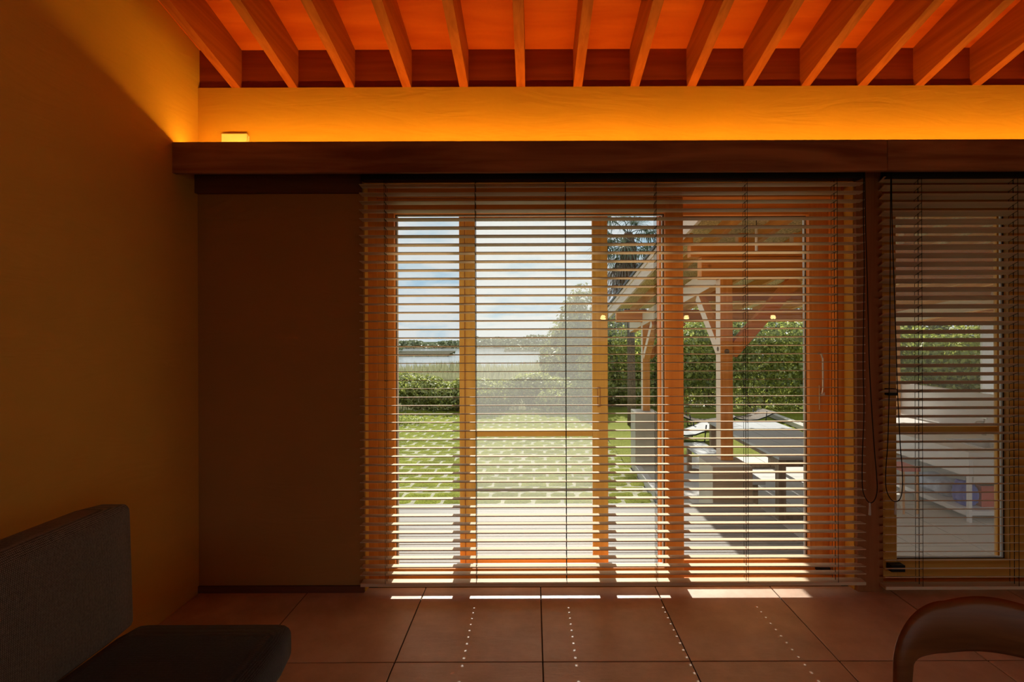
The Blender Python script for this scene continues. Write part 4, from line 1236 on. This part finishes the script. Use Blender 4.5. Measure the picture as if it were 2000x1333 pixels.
# reeds: upright blades, uncountable
n = 26000
Y = rng.uniform(16.0, 41.0, n) ** 1.0
X = (rng.uniform(-0.33, 0.30, n)) * Y
zb = np.where(Y < 18.5, -0.98 - (Y - 14.8) * 0.343, -2.27)
hh = rng.uniform(0.75, 1.35, n) * (1 + 0.25 * np.sin(X * 0.9 + 1.0) * np.sin(Y * 0.7))
w = rng.uniform(0.025, 0.06, n) * (Y / 22)
lean = rng.normal(size=(n, 2)) * 0.12
V = np.empty((n, 3, 3))
ang = rng.uniform(-0.6, 0.6, n)
V[:, 0] = np.stack([X - w * np.cos(ang), Y - w * np.sin(ang), zb], 1)
V[:, 1] = np.stack([X + w * np.cos(ang), Y + w * np.sin(ang), zb], 1)
V[:, 2] = np.stack([X + lean[:, 0], Y + lean[:, 1], zb + hh], 1)
V = V.reshape(-1, 3)
me = bpy.data.meshes.new('reeds'); me.vertices.add(3 * n); me.vertices.foreach_set('co', V.ravel())
me.loops.add(3 * n); me.loops.foreach_set('vertex_index', np.arange(3 * n))
me.polygons.add(n); me.polygons.foreach_set('loop_start', np.arange(n) * 3); me.polygons.foreach_set('loop_total', np.full(n, 3))
me.update(calc_edges=True)
ro = link_mesh('reed_bed', me, M['reed'], None, (0, 0, 0))
tag(ro, 'grey-green reed bed between the bushes and the lake', 'reeds', kind='stuff')

# far shore
def scrub_line(name, x0, x1, y, zb, hfun, n, size, label, cat):
    s = empty(name, ((x0 + x1) / 2, y, zb), label, cat)
    X = rng.uniform(x0, x1, n); H = np.array([hfun(v) for v in X])
    t_ = rng.uniform(0, 1, n) ** 0.6
    C = np.stack([X, y + rng.uniform(-3, 3, n) + t_ * 4, zb + t_ * H], 1)
    D = rng.normal(size=(n, 3)) + np.array([0, -0.6, 0.7])
    leaf_mesh('foliage', C, rng.uniform(0.6, 1.3, n) * size, D, M['scrub'], s, aspect=0.8)
    V = []
    Fc = []
    k = 40
    for i in range(k + 1):
        x = x0 + (x1 - x0) * i / k
        V += [(x, y - 4.2, zb - 0.3), (x, y - 1, zb + 0.35), (x, y + 8, zb + 0.6)]
    for i in range(k):
        a = 3 * i
        Fc += [(a, a + 3, a + 4, a + 1), (a + 1, a + 4, a + 5, a + 2)]
    mesh('bank', V, Fc, M['soil'], s, smooth=True)
    return s
def hfar(x):
    return 2.35 + 0.75 * math.sin(x * 0.09 + 1.2) + 0.4 * math.sin(x * 0.31) + 0.25 * math.sin(x * 0.83 + 2)
scrub_line('far_shore', -75, 45, 128, -2.6, hfar, 9000, 0.75, 'tree-lined far shore across the lake', 'shore')
def hmid(x): return 1.1 + 0.3 * math.sin(x * 0.5)
scrub_line('mid_shore', -6, 32, 106, -2.6, hmid, 3500, 0.5, 'nearer scrubby shore at the right across the lake', 'shore')
def hsp(x): return 0.35 if x > -23.5 else 1.35
s = scrub_line('reedy_spit', -42, -14.2, 86, -2.6, hsp, 2600, 0.4, 'low reedy spit reaching into the lake at the left', 'spit')
# palm
PX, PY = 2.33, 12.0
pl = empty('palm_tree', (PX, PY, GZ), 'tall fan palm with shaggy trunk and drooping fronds', 'palm tree')
V, Fc = tubev([(PX + 0.02, PY, GZ), (PX + 0.01, PY, 0.3), (PX, PY, 1.55), (PX - 0.01, PY, 1.75)], [0.11, 0.095, 0.09, 0.10], 12)
mesh('trunk', V, Fc, M['bark'], pl, smooth=True)
V, Fc = tubev([(PX - 0.01, PY, 1.7), (PX - 0.02, PY, 1.9), (PX - 0.05, PY, 2.6), (PX - 0.05, PY, 3.3), (PX - 0.05, PY, 3.7)], [0.10, 0.15, 0.19, 0.20, 0.10], 12)
mesh('shaggy_trunk', V, Fc, M['bark'], pl, smooth=True)
def frond(org, az, el, L, dead):
    d = Vector((math.cos(az) * math.cos(el), math.sin(az) * math.cos(el), math.sin(el)))
    tip = org + d * L + Vector((0, 0, -0.10 * L))
    V, Fc = tubev([org, org + d * L * 0.5 + Vector((0, 0, 0.02)), tip], [0.013, 0.010, 0.008], 5)
    side = d.cross(Vector((0, 0, 1))).normalized()
    for k in range(19):
        a = (k - 9) / 9 * 1.9
        dd = (d * math.cos(a) + side * math.sin(a)).normalized()
        ll = random.uniform(0.48, 0.70) * (1 - 0.12 * abs(a))
        m1 = tip + dd * ll * 0.5 + Vector((0, 0, -0.04))
        m2 = tip + dd * ll * 0.85 + Vector((0, 0, -0.20 - (0.18 if dead else random.uniform(0, 0.15))))
        pw = dd.cross(Vector((0, 0, 1))).normalized() * 0.014
        n = len(V)
        V += [tip - pw * 0.5, tip + pw * 0.5, m1 + pw, m1 - pw, m2]
        Fc += [(n, n + 1, n + 2, n + 3), (n + 3, n + 2, n + 4)]
    mesh('frond', V, Fc, M['palmdead'] if dead else M['palm'], pl)
for k in range(34):
    frond(Vector((PX - 0.05, PY, random.uniform(3.1, 3.75))), k * 2.4, random.uniform(-0.5, 0.9), random.uniform(0.35, 0.7), False)
for k in range(30):
    frond(Vector((PX - 0.05, PY, random.uniform(2.25, 3.3))), k * 2.4 + 0.7, random.uniform(-1.1, -0.45), random.uniform(0.2, 0.42), True)
